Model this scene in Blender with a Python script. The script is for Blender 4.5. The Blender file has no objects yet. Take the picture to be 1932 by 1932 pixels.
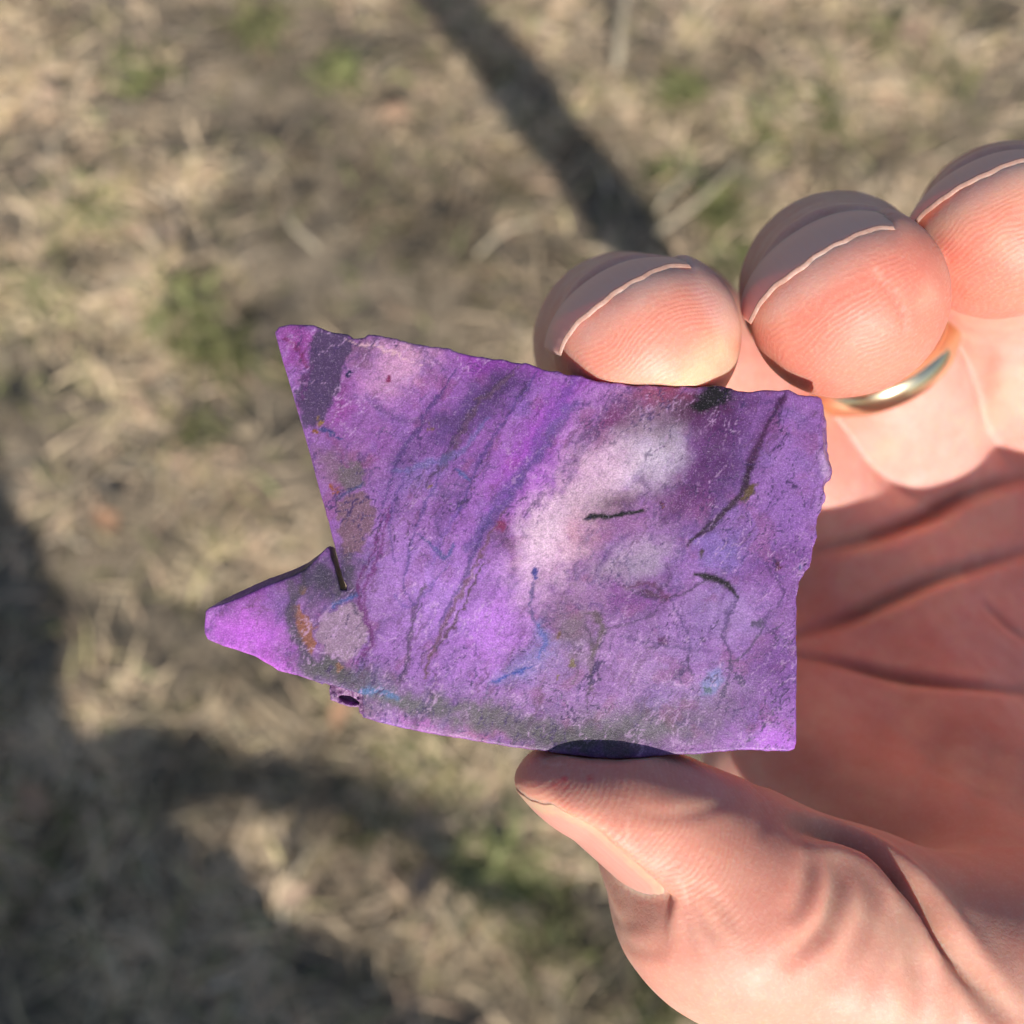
import bpy, math, random
import numpy as np
from mathutils import Matrix, Vector
from mathutils.bvhtree import BVHTree

random.seed(7)
RNG = np.random.default_rng(11)
S = bpy.context.scene
COL = S.collection
F = np.float32

# ---------------------------------------------------------------- camera
# Close-up frame: x right, y up, z towards the lens, in millimetres, origin on the
# stone's sawn face.  The frame is turned into the world (metres, z up) by TW().
THETA = math.radians(20.0)          # lens axis tilted this far off straight down
HEIGHT = 1.0                        # stone is held one metre above the grass
DIST = 102.0                        # lens to stone, mm
FOV = math.radians(50.0)
XC = np.array([1.0, 0, 0]); YC = np.array([0, math.cos(THETA), math.sin(THETA)])
ZC = np.array([0, -math.sin(THETA), math.cos(THETA)])
RM = np.stack([XC, YC, ZC], 1)
ORG = np.array([0, 0, HEIGHT])
CAMPOS = ORG + ZC * DIST / 1000
def TW(p): return np.asarray(p, float) @ RM.T / 1000 + ORG
HALF = DIST * math.tan(FOV / 2)     # half frame width on the stone plane, mm
K = 966.0
MMPX0 = HALF / K
def PX(x, y, z=0.0):                # photo position (1932 px wide) + depth -> mm
    s = HALF / K * (DIST - z) / DIST
    return np.array([(x - K) * s, (K - y) * s, z])
cam_d = bpy.data.cameras.new('camera'); cam = bpy.data.objects.new('camera', cam_d); COL.objects.link(cam)
cam_d.sensor_width = 36; cam_d.sensor_height = 36; cam_d.angle = FOV
cam_d.clip_start = 0.005; cam_d.clip_end = 500
M = Matrix.Identity(4)
for i in range(3):
    M[i][0], M[i][1], M[i][2], M[i][3] = XC[i], YC[i], ZC[i], CAMPOS[i]
cam.matrix_world = M
cam_d.dof.use_dof = True; cam_d.dof.focus_distance = (DIST + 0.5) / 1000
cam_d.dof.aperture_fstop = cam_d.lens / 2.0
S.camera = cam
# ---------------------------------------------------------------- light
LC = np.array([0.08, -0.645, 0.76]); LC /= np.linalg.norm(LC)
LW = RM @ LC                        # towards the sun
elev = math.asin(LW[2]); azim = math.atan2(LW[0], LW[1])
W = bpy.data.worlds.new('World'); S.world = W; W.use_nodes = True
wn = W.node_tree.nodes; wl = W.node_tree.links
sky = wn.new('ShaderNodeTexSky'); sky.sky_type = 'NISHITA'; sky.sun_disc = False
sky.sun_elevation = elev; sky.sun_rotation = azim
bg = wn['Background']; bg.inputs['Strength'].default_value = 0.085
wl.new(sky.outputs[0], bg.inputs[0])
sun_d = bpy.data.lights.new('sun', 'SUN'); sun_d.energy = 5.0; sun_d.angle = math.radians(0.53)
sun_d.color = (1.0, 0.94, 0.86)
sun = bpy.data.objects.new('sun', sun_d); COL.objects.link(sun)
sun.rotation_euler = Vector(LW).to_track_quat('Z', 'Y').to_euler()
sun.location = (1, -2, 4)
S.view_settings.view_transform = 'Standard'; S.view_settings.look = 'None'
S.view_settings.gamma = 1; S.view_settings.use_curve_mapping = False
S.view_settings.exposure = 0.36
S.render.engine = 'CYCLES'
S.cycles.use_denoising = True
S.cycles.max_bounces = 6; S.cycles.diffuse_bounces = 4; S.cycles.glossy_bounces = 3
S.cycles.transmission_bounces = 4; S.cycles.sample_clamp_indirect = 6

# ---------------------------------------------------------------- helpers
def lin(c):
    c = np.asarray(c, float) / 255
    return np.where(c <= 0.04045, c / 12.92, ((c + 0.055) / 1.055) ** 2.4)
def nrm(v): v = np.asarray(v, float); return v / np.linalg.norm(v)
_T = RNG.random(4096 * 4).astype(F)
def _h(*ix):
    h = np.zeros_like(ix[0], dtype=np.int64)
    for k, i in enumerate(ix): h = h * 1619 + i.astype(np.int64) * (31337, 6971, 1013)[k] + (h >> 7)
    return _T[h & 16383]
def noise(P):                       # value noise, any dimension, 0..1
    P = np.asarray(P, float); d = P.shape[1]; I = np.floor(P); f = P - I; f = f * f * (3 - 2 * f); I = I.astype(np.int64)
    out = 0
    for c in range(2 ** d):
        w = 1; ix = []
        for k in range(d):
            b = (c >> k) & 1; ix.append(I[:, k] + b); w = w * (f[:, k] if b else 1 - f[:, k])
        out = out + w * _h(*ix)
    return out
def fbm(P, o=4, seed=0):
    P = np.asarray(P, float) + seed * 17.31; a = .5; s = 0; t = 0; k = P.shape[1]
    R = np.eye(k); cr, sr = math.cos(.65), math.sin(.65); R[0, 0] = cr; R[0, 1] = sr; R[1, 0] = -sr; R[1, 1] = cr
    if k == 3: R2 = np.array([[1, 0, 0], [0, cr, sr], [0, -sr, cr]]); R = R @ R2
    P = P @ R
    for i in range(o): s = s + a * noise(P + i * 5.7); t += a; a *= .5; P = (P * 2.03) @ R
    return s / t
def ss(a, b, x): t = np.clip((x - a) / (b - a), 0, 1); return t * t * (3 - 2 * t)
def seg_dist(P, A, B):              # distance to a segment and the parameter on it
    ba = B - A; h = np.clip(((P - A) @ ba) / (ba @ ba), 0, 1)
    return np.linalg.norm(P - A - h[:, None] * ba, axis=1), h
def line_dist(P, pts):
    best = np.full(len(P), 1e9); prm = np.zeros(len(P)); n = len(pts) - 1
    for i in range(n):
        d, h = seg_dist(P, pts[i], pts[i + 1]); m = d < best
        best[m] = d[m]; prm[m] = (i + h[m]) / n
    return best, prm
def smooth_line(pts, n=4):          # Catmull-Rom
    pts = [np.asarray(p, float) for p in pts]; q = [2 * pts[0] - pts[1]] + pts + [2 * pts[-1] - pts[-2]]; out = []
    for i in range(1, len(q) - 2):
        for k in range(n):
            t = k / n; a, b, c, d = q[i - 1:i + 3]
            out.append(.5 * (2 * b + (c - a) * t + (2 * a - 5 * b + 4 * c - d) * t * t + (3 * b - a - 3 * c + d) * t ** 3))
    out.append(pts[-1]); return np.array(out)

def mesh_np(name, V, Fa, mat, parent=None, base=None, smooth=True, cols=None, floats=None):
    """one mesh object; V in metres (world), Fa an (n,3) or (n,4) array; base = the thing's origin"""
    V = np.asarray(V, float); base = np.zeros(3) if base is None else np.asarray(base, float)
    me = bpy.data.meshes.new(name); n = len(V); k = Fa.shape[1]
    me.vertices.add(n); me.vertices.foreach_set('co', (V - base).astype(F).ravel())
    me.loops.add(len(Fa) * k); me.loops.foreach_set('vertex_index', Fa.astype(np.int32).ravel())
    me.polygons.add(len(Fa)); me.polygons.foreach_set('loop_start', np.arange(0, len(Fa) * k, k, dtype=np.int32))
    if smooth: me.polygons.foreach_set('use_smooth', np.ones(len(Fa), bool))
    me.update(calc_edges=True); me.validate()
    for nm, c in (cols or {}).items():
        a = me.color_attributes.new(nm, 'FLOAT_COLOR', 'POINT')
        c4 = np.ones((n, 4), F); c4[:, :3] = c; a.data.foreach_set('color', c4.ravel())
    for nm, c in (floats or {}).items():
        a = me.attributes.new(nm, 'FLOAT', 'POINT'); a.data.foreach_set('value', np.asarray(c, F))
    me.materials.append(mat)
    o = bpy.data.objects.new(name, me); COL.objects.link(o)
    if parent is not None: o.parent = parent; o.location = base - np.array(parent.location)
    else: o.location = base
    return o
def tag(o, label=None, cat=None, group=None, kind=None):
    if label: o['label'] = label
    if cat: o['category'] = cat
    if group: o['group'] = group
    if kind: o['kind'] = kind
    return o

class NT:                           # small node helper
    def __init__(s, name):
        s.m = bpy.data.materials.new(name); s.m.use_nodes = True; s.t = s.m.node_tree
        s.b = s.t.nodes['Principled BSDF']; s.out = s.t.nodes['Material Output']
    def n(s, typ, **kw):
        nd = s.t.nodes.new(typ)
        for k, v in kw.items():
            if k == 'i':
                for kk, vv in v.items():
                    if isinstance(vv, bpy.types.NodeSocket): s.t.links.new(vv, nd.inputs[kk])
                    else: nd.inputs[kk].default_value = vv
            else: setattr(nd, k, v)
        return nd
    def l(s, a, b): s.t.links.new(a, b)
    def math(s, op, a, b=0.0, c=None, clamp=False):
        i = {0: a, 1: b}
        if c is not None: i[2] = c
        return s.n('ShaderNodeMath', operation=op, use_clamp=clamp, i=i).outputs[0]
    def mix(s, f, a, b, mode='MIX'):
        nd = s.n('ShaderNodeMix', data_type='RGBA', blend_type=mode)
        for idx, v in ((0, f), (6, a), (7, b)):
            if isinstance(v, bpy.types.NodeSocket): s.l(v, nd.inputs[idx])
            elif idx == 0: nd.inputs[0].default_value = v
            else: nd.inputs[idx].default_value = (*v, 1)
        return nd.outputs[2]
    def ramp(s, f, stops):
        r = s.n('ShaderNodeValToRGB'); s.l(f, r.inputs[0]); e = r.color_ramp.elements
        while len(e) < len(stops): e.new(.5)
        for el, (p, c) in zip(e, stops):
            el.position = p; el.color = (*c, 1) if hasattr(c, '__len__') else (c, c, c, 1)
        return r.outputs[0]
    def attr(s, name, col=False):
        a = s.n('ShaderNodeAttribute', attribute_name=name); return a.outputs['Color' if col else 'Fac']
    def tex(s, scale, detail=3, rough=.5, vec=None, dist=0.0):
        if vec is None: vec = s.n('ShaderNodeTexCoord').outputs['Object']
        return s.n('ShaderNodeTexNoise', i={'Vector': vec, 'Scale': scale, 'Detail': detail, 'Roughness': rough, 'Distortion': dist}).outputs['Fac']
    def bump(s, h, strength, dist, normal=None):
        i = {'Height': h, 'Strength': strength, 'Distance': dist}
        if normal is not None: i['Normal'] = normal
        return s.n('ShaderNodeBump', i=i).outputs[0]

# ---------------------------------------------------------------- distance fields -> mesh
def smin(a, b, k):
    h = np.maximum(k - np.abs(a - b), 0) / k
    return np.minimum(a, b) - h * h * k * .25
def rcone(P, a, b, r1, r2):
    a = np.asarray(a, F); b = np.asarray(b, F)
    ba = b - a; l = F(np.linalg.norm(ba)); u = ba / l; pa = P - a
    y = pa @ u; x = np.sqrt(np.maximum((pa * pa).sum(1) - y * y, 0))
    sn = (r1 - r2) / l; cs = math.sqrt(max(1 - sn * sn, 1e-6))
    # slanted side
    t = y * cs + 0; d = x * cs + y * sn - r1
    yy = y - x * (sn / cs)          # foot of the perpendicular on the axis
    d0 = np.sqrt(x * x + y * y) - r1; d1 = np.sqrt(x * x + (y - l) ** 2) - r2
    return np.where(yy < 0, d0, np.where(yy > l, d1, d)).astype(F)
def ellip(P, c, fr, r):
    q = (P - np.asarray(c, F)) @ np.asarray(fr, F).T; r = np.asarray(r, F)
    k0 = np.linalg.norm(q / r, axis=1); k1 = np.linalg.norm(q / (r * r), axis=1) + 1e-9
    return (k0 * (k0 - 1) / k1).astype(F)

def axis_grid(stops):               # [(pos, step_at_pos)...] -> graded coordinates
    out = [stops[0][0]]
    while out[-1] < stops[-1][0]:
        p = out[-1]; out.append(p + np.interp(p, [s[0] for s in stops], [s[1] for s in stops]))
    return np.array(out, F)
def mesh_field(f, gx, gy, gz, blk=8, lip=1.5):
    """surface nets on a graded grid, evaluated only in blocks near the surface"""
    n = [len(gx), len(gy), len(gz)]
    pad = [(-(k - 1)) % blk for k in n]
    ext = lambda g, p: np.concatenate([g, g[-1] + np.arange(1, p + 1, dtype=F) * (g[-1] - g[-2])]) if p else g
    gx, gy, gz = ext(gx, pad[0]), ext(gy, pad[1]), ext(gz, pad[2]); n = [len(gx), len(gy), len(gz)]
    nb = [(k - 1) // blk for k in n]
    ctr = lambda g, m: (g[0:m * blk:blk] + g[blk:m * blk + 1:blk]) / 2
    hw = lambda g, m: (g[blk:m * blk + 1:blk] - g[0:m * blk:blk]) / 2
    cx, cy, cz = ctr(gx, nb[0]), ctr(gy, nb[1]), ctr(gz, nb[2])
    C = np.stack(np.meshgrid(cx, cy, cz, indexing='ij'), -1).reshape(-1, 3)
    Hd = np.stack(np.meshgrid(hw(gx, nb[0]), hw(gy, nb[1]), hw(gz, nb[2]), indexing='ij'), -1).reshape(-1, 3)
    fc = np.concatenate([f(C[i:i + 400000]) for i in range(0, len(C), 400000)])
    act = np.abs(fc) < np.linalg.norm(Hd, axis=1) * lip
    A = np.repeat(np.repeat(np.repeat(fc.reshape(nb), blk, 0), blk, 1), blk, 2)
    A = np.pad(A, ((0, 1), (0, 1), (0, 1)), mode='edge').astype(F)
    near = np.zeros(n, bool); act = act.reshape(nb)
    bi = np.argwhere(act)
    for b in bi:
        i, j, k = b * blk; near[i:i + blk + 1, j:j + blk + 1, k:k + blk + 1] = True
    idx = np.flatnonzero(near.ravel())
    I = np.stack(np.unravel_index(idx, n), 1)
    vals = np.empty(len(idx), F)
    for i in range(0, len(idx), 400000):
        s = I[i:i + 400000]
        vals[i:i + 400000] = f(np.stack([gx[s[:, 0]], gy[s[:, 1]], gz[s[:, 2]]], 1))
    A.ravel()[idx] = vals
    Sg = A < 0
    cnt = np.zeros([k - 1 for k in n], np.int8)
    for dx in (0, 1):
        for dy in (0, 1):
            for dz in (0, 1):
                cnt += Sg[dx:n[0] - 1 + dx, dy:n[1] - 1 + dy, dz:n[2] - 1 + dz]
    cells = np.argwhere((cnt > 0) & (cnt < 8))
    cid = np.full(cnt.shape, -1, np.int64); cid[tuple(cells.T)] = np.arange(len(cells))
    g = (gx, gy, gz); acc = np.zeros((len(cells), 3)); num = np.zeros(len(cells))
    corner = [(a, b, c) for a in (0, 1) for b in (0, 1) for c in (0, 1)]
    def at(c):
        J = cells + np.array(c); return A[tuple(J.T)], np.stack([g[k][J[:, k]] for k in range(3)], 1)
    cv = {c: at(c) for c in corner}
    for c in corner:
        for ax in range(3):
            if c[ax] == 0:
                c2 = list(c); c2[ax] = 1; c2 = tuple(c2)
                a, pa = cv[c]; b, pb = cv[c2]; m = (a < 0) != (b < 0)
                t = (a[m] / (a[m] - b[m]))[:, None]
                acc[m] += pa[m] + (pb[m] - pa[m]) * t; num[m] += 1
    V = acc / num[:, None]
    quads = []
    for ax in range(3):
        sl0 = [slice(None)] * 3; sl1 = [slice(None)] * 3
        sl0[ax] = slice(0, -1); sl1[ax] = slice(1, None)
        ch = Sg[tuple(sl0)] != Sg[tuple(sl1)]
        E = np.argwhere(ch); u, v = [(1, 2), (2, 0), (0, 1)][ax]
        ok = (E[:, u] > 0) & (E[:, v] > 0) & (E[:, u] < n[u] - 1) & (E[:, v] < n[v] - 1); E = E[ok]
        inside = Sg[tuple(E.T)]
        def cell(du, dv):
            J = E.copy(); J[:, u] += du; J[:, v] += dv; return cid[tuple(J.T)]
        q = np.stack([cell(-1, -1), cell(0, -1), cell(0, 0), cell(-1, 0)], 1)
        q[~inside] = q[~inside][:, ::-1]; quads.append(q)
    Q = np.concatenate(quads); Q = Q[(Q >= 0).all(1)]
    return V, Q
def grad(f, V, e=.05):
    G = np.empty((len(V), 3))
    for k in range(3):
        d = np.zeros(3); d[k] = e
        G[:, k] = (f((V + d).astype(F)) - f((V - d).astype(F))) / (2 * e)
    return G
def settle(f, V, it=2, lim=.4):
    for _ in range(it):
        v = f(V.astype(F)); G = grad(f, V); g2 = (G * G).sum(1) + 1e-6
        st = -(v / g2)[:, None] * G; ln = np.linalg.norm(st, axis=1, keepdims=True)
        V = V + st * np.minimum(1, lim / (ln + 1e-9))
    return V

# ================================================================ GROUND
def ground_at(x, y, zg=0.0):        # photo position -> point on the grass
    p = TW(PX(x, y)); d = p - CAMPOS; t = (zg - CAMPOS[2]) / d[2]; return CAMPOS + d * t
GC = ground_at(966, 966)
def mound(xy):
    return (fbm(xy * 9, 3, 1) - .5) * .05 + (fbm(xy * 30, 2, 2) - .5) * .018
t = NT('soil_and_thatch')
nz1 = t.tex(16, 5, .6); nz2 = t.tex(120, 4, .65)
c = t.ramp(nz1, [(.3, (.04, .031, .023)), (.5, (.10, .078, .056)), (.7, (.24, .19, .135))])
c = t.mix(t.ramp(nz2, [(.35, 0), (.7, 1)]), c, (.28, .225, .155))
t.l(c, t.b.inputs['Base Color']); t.b.inputs['Roughness'].default_value = .95
t.l(t.bump(nz2, .8, .006), t.b.inputs['Normal'])
SOIL = t.m
ax = np.concatenate([-np.geomspace(120, .95, 14), np.linspace(-.9, .9, 150), np.geomspace(.95, 120, 14)])
ay = ax + GC[1]
GX, GY = np.meshgrid(ax, ay, indexing='ij'); xy = np.stack([GX.ravel(), GY.ravel()], 1)
fall = np.clip(1.5 - np.maximum(np.abs(xy[:, 0]), np.abs(xy[:, 1] - GC[1])), 0, 1)
gz = mound(xy) * fall - .02
ii = np.arange(len(ax) * len(ay)).reshape(len(ax), len(ay))
q = np.stack([ii[:-1, :-1], ii[1:, :-1], ii[1:, 1:], ii[:-1, 1:]], -1).reshape(-1, 4)
g = mesh_np('ground', np.stack([xy[:, 0], xy[:, 1], gz], 1), q, SOIL)
tag(g, 'bare brown soil and thatch under the dry lawn', None, None, 'structure')

t = NT('grass_blade')
c = t.attr('tint', True)
c = t.mix(t.math('MULTIPLY', t.tex(60, 2), .35), c, (.10, .08, .05))
t.l(c, t.b.inputs['Base Color']); t.b.inputs['Roughness'].default_value = .6
t.b.inputs['Specular IOR Level'].default_value = .3
GRASS = t.m
def blades(name, xy, L, Wd, lift, tint, yaw, label, cat=None):
    n = len(xy); z0 = mound(xy) - .018
    dirv = np.stack([np.cos(yaw), np.sin(yaw)], 1); side = np.stack([-dirv[:, 1], dirv[:, 0]], 1)
    bend = RNG.normal(0, .35, n)
    V = np.zeros((n, 4, 2, 3)); k = [0, .35, .7, 1.0]
    for j, s in enumerate(k):
        ang = lift * (1 - .75 * s)
        out = L * s * (1 - .25 * lift * (1 - s)); hgt = L * (lift * s - .62 * lift * s * s)
        cen = xy + dirv * out[:, None] * np.cos(lift * .6)[:, None] + side * (bend * L * s * s * .5)[:, None]
        w = Wd * (1 - .85 * s ** 2) * .5
        roll = RNG.normal(0, .5, n)
        for m, sg in ((0, -1), (1, 1)):
            V[:, j, m, :2] = cen + side * (w * sg * np.cos(roll))[:, None]
            V[:, j, m, 2] = z0 + hgt + w * sg * np.sin(roll) + .004
    b = np.arange(n)[:, None] * 8
    Fq = np.concatenate([b + np.array([[2 * j, 2 * j + 1, 2 * j + 3, 2 * j + 2]]) for j in range(3)])
    o = mesh_np(name, V.reshape(-1, 3), Fq, GRASS, cols={'tint': np.repeat(tint, 8, 0)})
    tag(o, label, cat, None, 'stuff'); return o
def scatter(n, ext=.95): return np.stack([RNG.uniform(-ext, ext, n), GC[1] + RNG.uniform(-ext, ext, n)], 1)
N = 90000
xy = scatter(N)
cl = fbm(xy * 7, 3, 5); keep = RNG.random(N) < ss(.36, .56, cl) * .9 + .1; xy = xy[keep]; N = len(xy)
v = (.55 + .75 * RNG.random(N)) * (.42 + 1.15 * ss(.3, .68, fbm(xy * 17, 3, 8)))
base = np.array([.77, .62, .44]); warm = np.array([.70, .51, .37]); grey = np.array([.54, .47, .375]); olive = np.array([.50, .45, .235])
r = RNG.random(N); hueN = fbm(xy * 6, 2, 9)
tint = np.where((r < .55)[:, None], base, np.where((r < .72)[:, None], warm, np.where((r < .88)[:, None], grey, olive)))
tint = tint + (ss(.5, .72, hueN) * .2)[:, None] * (olive - tint)
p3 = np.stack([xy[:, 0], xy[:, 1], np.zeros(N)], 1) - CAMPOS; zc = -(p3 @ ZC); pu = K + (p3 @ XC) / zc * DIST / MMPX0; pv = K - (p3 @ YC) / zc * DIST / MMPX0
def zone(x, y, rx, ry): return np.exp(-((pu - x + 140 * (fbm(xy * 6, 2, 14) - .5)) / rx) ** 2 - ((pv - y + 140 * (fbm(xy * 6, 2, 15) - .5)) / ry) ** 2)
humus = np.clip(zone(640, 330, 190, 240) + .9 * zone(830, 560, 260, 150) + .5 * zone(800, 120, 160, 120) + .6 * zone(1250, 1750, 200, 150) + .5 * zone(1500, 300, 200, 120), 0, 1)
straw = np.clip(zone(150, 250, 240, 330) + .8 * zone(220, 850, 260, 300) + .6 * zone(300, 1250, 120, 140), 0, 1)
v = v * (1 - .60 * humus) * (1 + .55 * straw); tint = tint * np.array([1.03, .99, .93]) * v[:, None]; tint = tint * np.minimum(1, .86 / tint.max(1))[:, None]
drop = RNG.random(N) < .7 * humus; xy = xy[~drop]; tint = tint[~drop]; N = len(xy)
yaw = fbm(xy * 9, 2, 12) * 20 + RNG.normal(0, 1.1, N)
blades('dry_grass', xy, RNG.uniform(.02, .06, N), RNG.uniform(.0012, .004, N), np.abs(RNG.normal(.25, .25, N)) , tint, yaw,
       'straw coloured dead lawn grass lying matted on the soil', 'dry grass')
# green shoots where the photograph shows them
gs = []; gl = []
for (x, y, r, n, l) in [(350, 590, 55, 520, 1.), (415, 670, 40, 330, .6), (330, 620, 30, 160, 1.2), (640, 140, 26, 260, 1.), (1285, 170, 28, 230, .8), (1360, 390, 38, 330, .7),
                        (960, 1640, 55, 420, 1.1), (1380, 480, 30, 230, .7), (480, 30, 50, 160, .8), (1650, 40, 50, 230, .8), (1460, 240, 60, 200, 1.), (1270, 320, 40, 150, .9),
                        (160, 380, 70, 150, 1.2), (370, 820, 40, 90, .6), (800, 1440, 60, 160, .6), (900, 1600, 70, 200, .7), (1560, 210, 80, 160, .8), (1250, 1910, 50, 170, .5), (250, 120, 60, 140, 1.),
                        (560, 690, 50, 120, .6), (700, 1560, 50, 120, .4), (120, 1600, 120, 160, .6), (1050, 1750, 80, 170, .6), (60, 560, 80, 140, 1.), (1790, 120, 80, 130, .8)]:
    p = ground_at(x, y)[:2]; rr = r / 1932 * .98
    n = int(n * .42); gs.append(p + RNG.normal(0, rr * .6, (n, 2))); gl.append(np.full(n, l))
xy = np.concatenate(gs + [scatter(1500)]); gl = np.concatenate(gl + [np.full(1500, .8)]); N = len(xy)
gt = np.array([.20, .225, .09]) * (gl * RNG.uniform(.6, 1.5, N))[:, None] + np.array([.05, .035, .0]) * RNG.random(N)[:, None]
blades('green_grass', xy, RNG.uniform(.02, .05, N), RNG.uniform(.002, .0045, N), np.abs(RNG.normal(.7, .3, N)), gt, RNG.uniform(0, 6.3, N),
       'fresh green grass shoots coming up in patches through the dead lawn', 'green grass')
# pale straws that read one by one
xs = [(1165, 130, 1185, -30, .011), (1235, 440, 1390, 310, .007), (1460, 560, 1560, 440, .006), (600, 470, 540, 400, .007), (1120, 980, 800, 1010, .006), (1300, 330, 1240, 400, .007), (900, 480, 1010, 420, .006)]
t = NT('pale_straw')
t.l(t.ramp(t.tex(90, 3), [(.3, (.38, .32, .22)), (.7, (.54, .46, .33))]), t.b.inputs['Base Color']); t.b.inputs['Roughness'].default_value = .55
STRAW = t.m
def tube(pts, rad, k=8):
    pts = np.asarray(pts, float); n = len(pts); V = []; 
    for i in range(n):
        tg = nrm(pts[min(i + 1, n - 1)] - pts[max(i - 1, 0)]); up = np.array([0, 0, 1.]) if abs(tg[2]) < .9 else np.array([1., 0, 0])
        a = nrm(np.cross(tg, up)); b = np.cross(tg, a)
        for j in range(k):
            w = 2 * math.pi * j / k; V.append(pts[i] + rad[i] * (a * math.cos(w) + b * math.sin(w)))
    Fq = [[i * k + j, i * k + (j + 1) % k, (i + 1) * k + (j + 1) % k, (i + 1) * k + j] for i in range(n - 1) for j in range(k)]
    return np.array(V), np.array(Fq)
for (x0, y0, x1, y1, wd) in xs:
    a = ground_at(x0, y0, .012); b = ground_at(x1, y1, .02); m = (a + b) / 2 + [random.uniform(-.01, .01), random.uniform(-.01, .01), .008]
    P = smooth_line([a, m, b], 5); V, Fq = tube(P, np.linspace(wd / 2, wd * .3, len(P)), 6)
    V[:, 2] = .4 * (V[:, 2] - np.repeat(P[:, 2], 6)) + np.repeat(P[:, 2], 6)
    o = mesh_np('straw_stalk', V, Fq, STRAW, base=a)
    tag(o, {1165: 'long pale straight stalk lying alone on the dead lawn', 1235: 'pale dry stalk pointing out from the end of the slender tree shade', 1460: 'pale stalk lying behind the gap between index and middle fingertips',
            1120: 'pale stalk lying under the purple stone'}.get(x0, 'thin pale dry stalk lying on the open dead lawn'), 'stalk', 'pale stalks lying on the lawn')
# fallen leaves
t = NT('dead_leaf')
oi = t.n('ShaderNodeObjectInfo').outputs['Random']
c = t.mix(t.tex(70, 4), (.40, .20, .10), (.30, .18, .11)); c = t.mix(t.math('MULTIPLY', oi, .9), c, (.50, .36, .25))
t.l(c, t.b.inputs['Base Color']); t.b.inputs['Roughness'].default_value = .55
t.l(t.bump(t.tex(300, 3), .5, .001), t.b.inputs['Normal'])
LEAF = t.m
def leaf_mesh():
    n = 12; V = []; Fq = []
    for i in range(n + 1):
        s = i / n; w = .5 * math.sin(math.pi * s ** .8) ** .8 * (1 + .12 * math.sin(9 * s)) + .015
        for j in range(7):
            u = j / 3 - 1
            V.append(((s - .5), u * w * .62, .14 * u * u * w + .10 * (s - .5) ** 2 + .03 * math.sin(7 * s + 3 * u)))
    for i in range(n):
        for j in range(6): a = i * 7 + j; Fq.append((a, a + 1, a + 8, a + 7))
    o = mesh_np('leaf_blade', np.array(V), np.array(Fq), LEAF); return o
lb = leaf_mesh(); leaf_me = lb.data; bpy.data.objects.remove(lb)
Vp, Fp = tube(smooth_line([(.45, 0, .02), (.62, .03, .03), (.78, .02, .0)], 3), [.018] * 7, 5)
lp = mesh_np('leaf_stalk', Vp, Fp, LEAF); stalk_me = lp.data; bpy.data.objects.remove(lp)
LEAVES = [(745, 215, .040, 'orange brown fallen leaf beside the slender stripe of tree shade'), (312, 440, .034, 'bright orange fallen leaf lying above the largest green tuft'), (1725, 55, .042, 'pale tan fallen leaf on the lawn beyond the raised fingertips'),
          (1310, 600, .026, 'small fallen leaf half hidden behind the index fingertip'), (800, 1660, .036, 'tan fallen leaf in the sun just below the pointed stone'), (60, 1510, .04, 'dull reddish fallen leaf inside the broad shade'), (560, 1690, .035, None), (200, 980, .034, None), (90, 180, .034, None), (640, 1345, .03, None), (1060, 1560, .026, None)]
for (x, y, sz, lab) in LEAVES:
    dz = 0
    p = ground_at(x, y, .018 + dz)
    e = bpy.data.objects.new('fallen_leaf', None); COL.objects.link(e); e.empty_display_size = .01
    e.location = p; e.rotation_euler = (random.uniform(-.4, .4), random.uniform(-.4, .4), random.uniform(0, 6.3)); e.scale = (sz, sz, sz)
    for nm, me in (('leaf_blade', leaf_me), ('leaf_stalk', stalk_me)):
        o = bpy.data.objects.new(nm, me); COL.objects.link(o); o.parent = e
    tag(e, lab or 'small curled brown fallen leaf on the sunlit dead lawn', 'leaf', 'fallen leaves on the lawn')

# ---------------------------------------------------------------- bare trees out of view that throw the shade; the stout one is added for it
t = NT('bark')
vec = t.n('ShaderNodeMapping', i={'Vector': t.n('ShaderNodeTexCoord').outputs['Object'], 'Scale': (1, 1, .2)}).outputs[0]
bk = t.tex(40, 5, .65, vec)
t.l(t.ramp(bk, [(.3, (.05, .04, .032)), (.7, (.17, .145, .12))]), t.b.inputs['Base Color']); t.b.inputs['Roughness'].default_value = .95
t.l(t.bump(bk, 1, .02), t.b.inputs['Normal'])
BARK = t.m
def up_sun(px, h):                  # where something stands at height h whose shade falls on this spot
    g = ground_at(*px); return g + LW * (h / LW[2])
def tree(label, limbs):
    """limbs: (name, [(photo spot shaded, height)...], r0, r1); the first is the trunk from the ground"""
    root = None
    for nm, pts, r0, r1 in limbs:
        P = smooth_line([up_sun(p, h) for p, h in pts], 6)
        if root is None:
            root = bpy.data.objects.new('bare_tree', None); COL.objects.link(root); root.location = P[0]; tag(root, label, 'tree')
            bpy.context.view_layer.update()
        rad = np.linspace(r0, r1, len(P)) * (1 + .08 * RNG.standard_normal(len(P)))
        V, Fq = tube(P, rad, 12); mesh_np(nm, V, Fq, BARK, parent=root, base=P[0])
dg = LW[:2] / np.linalg.norm(LW[:2])
def along(px, dist):                # photo spot carried along the ground towards the sun
    g = ground_at(*px) + np.array([*(dg * dist), 0]); return g
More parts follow.
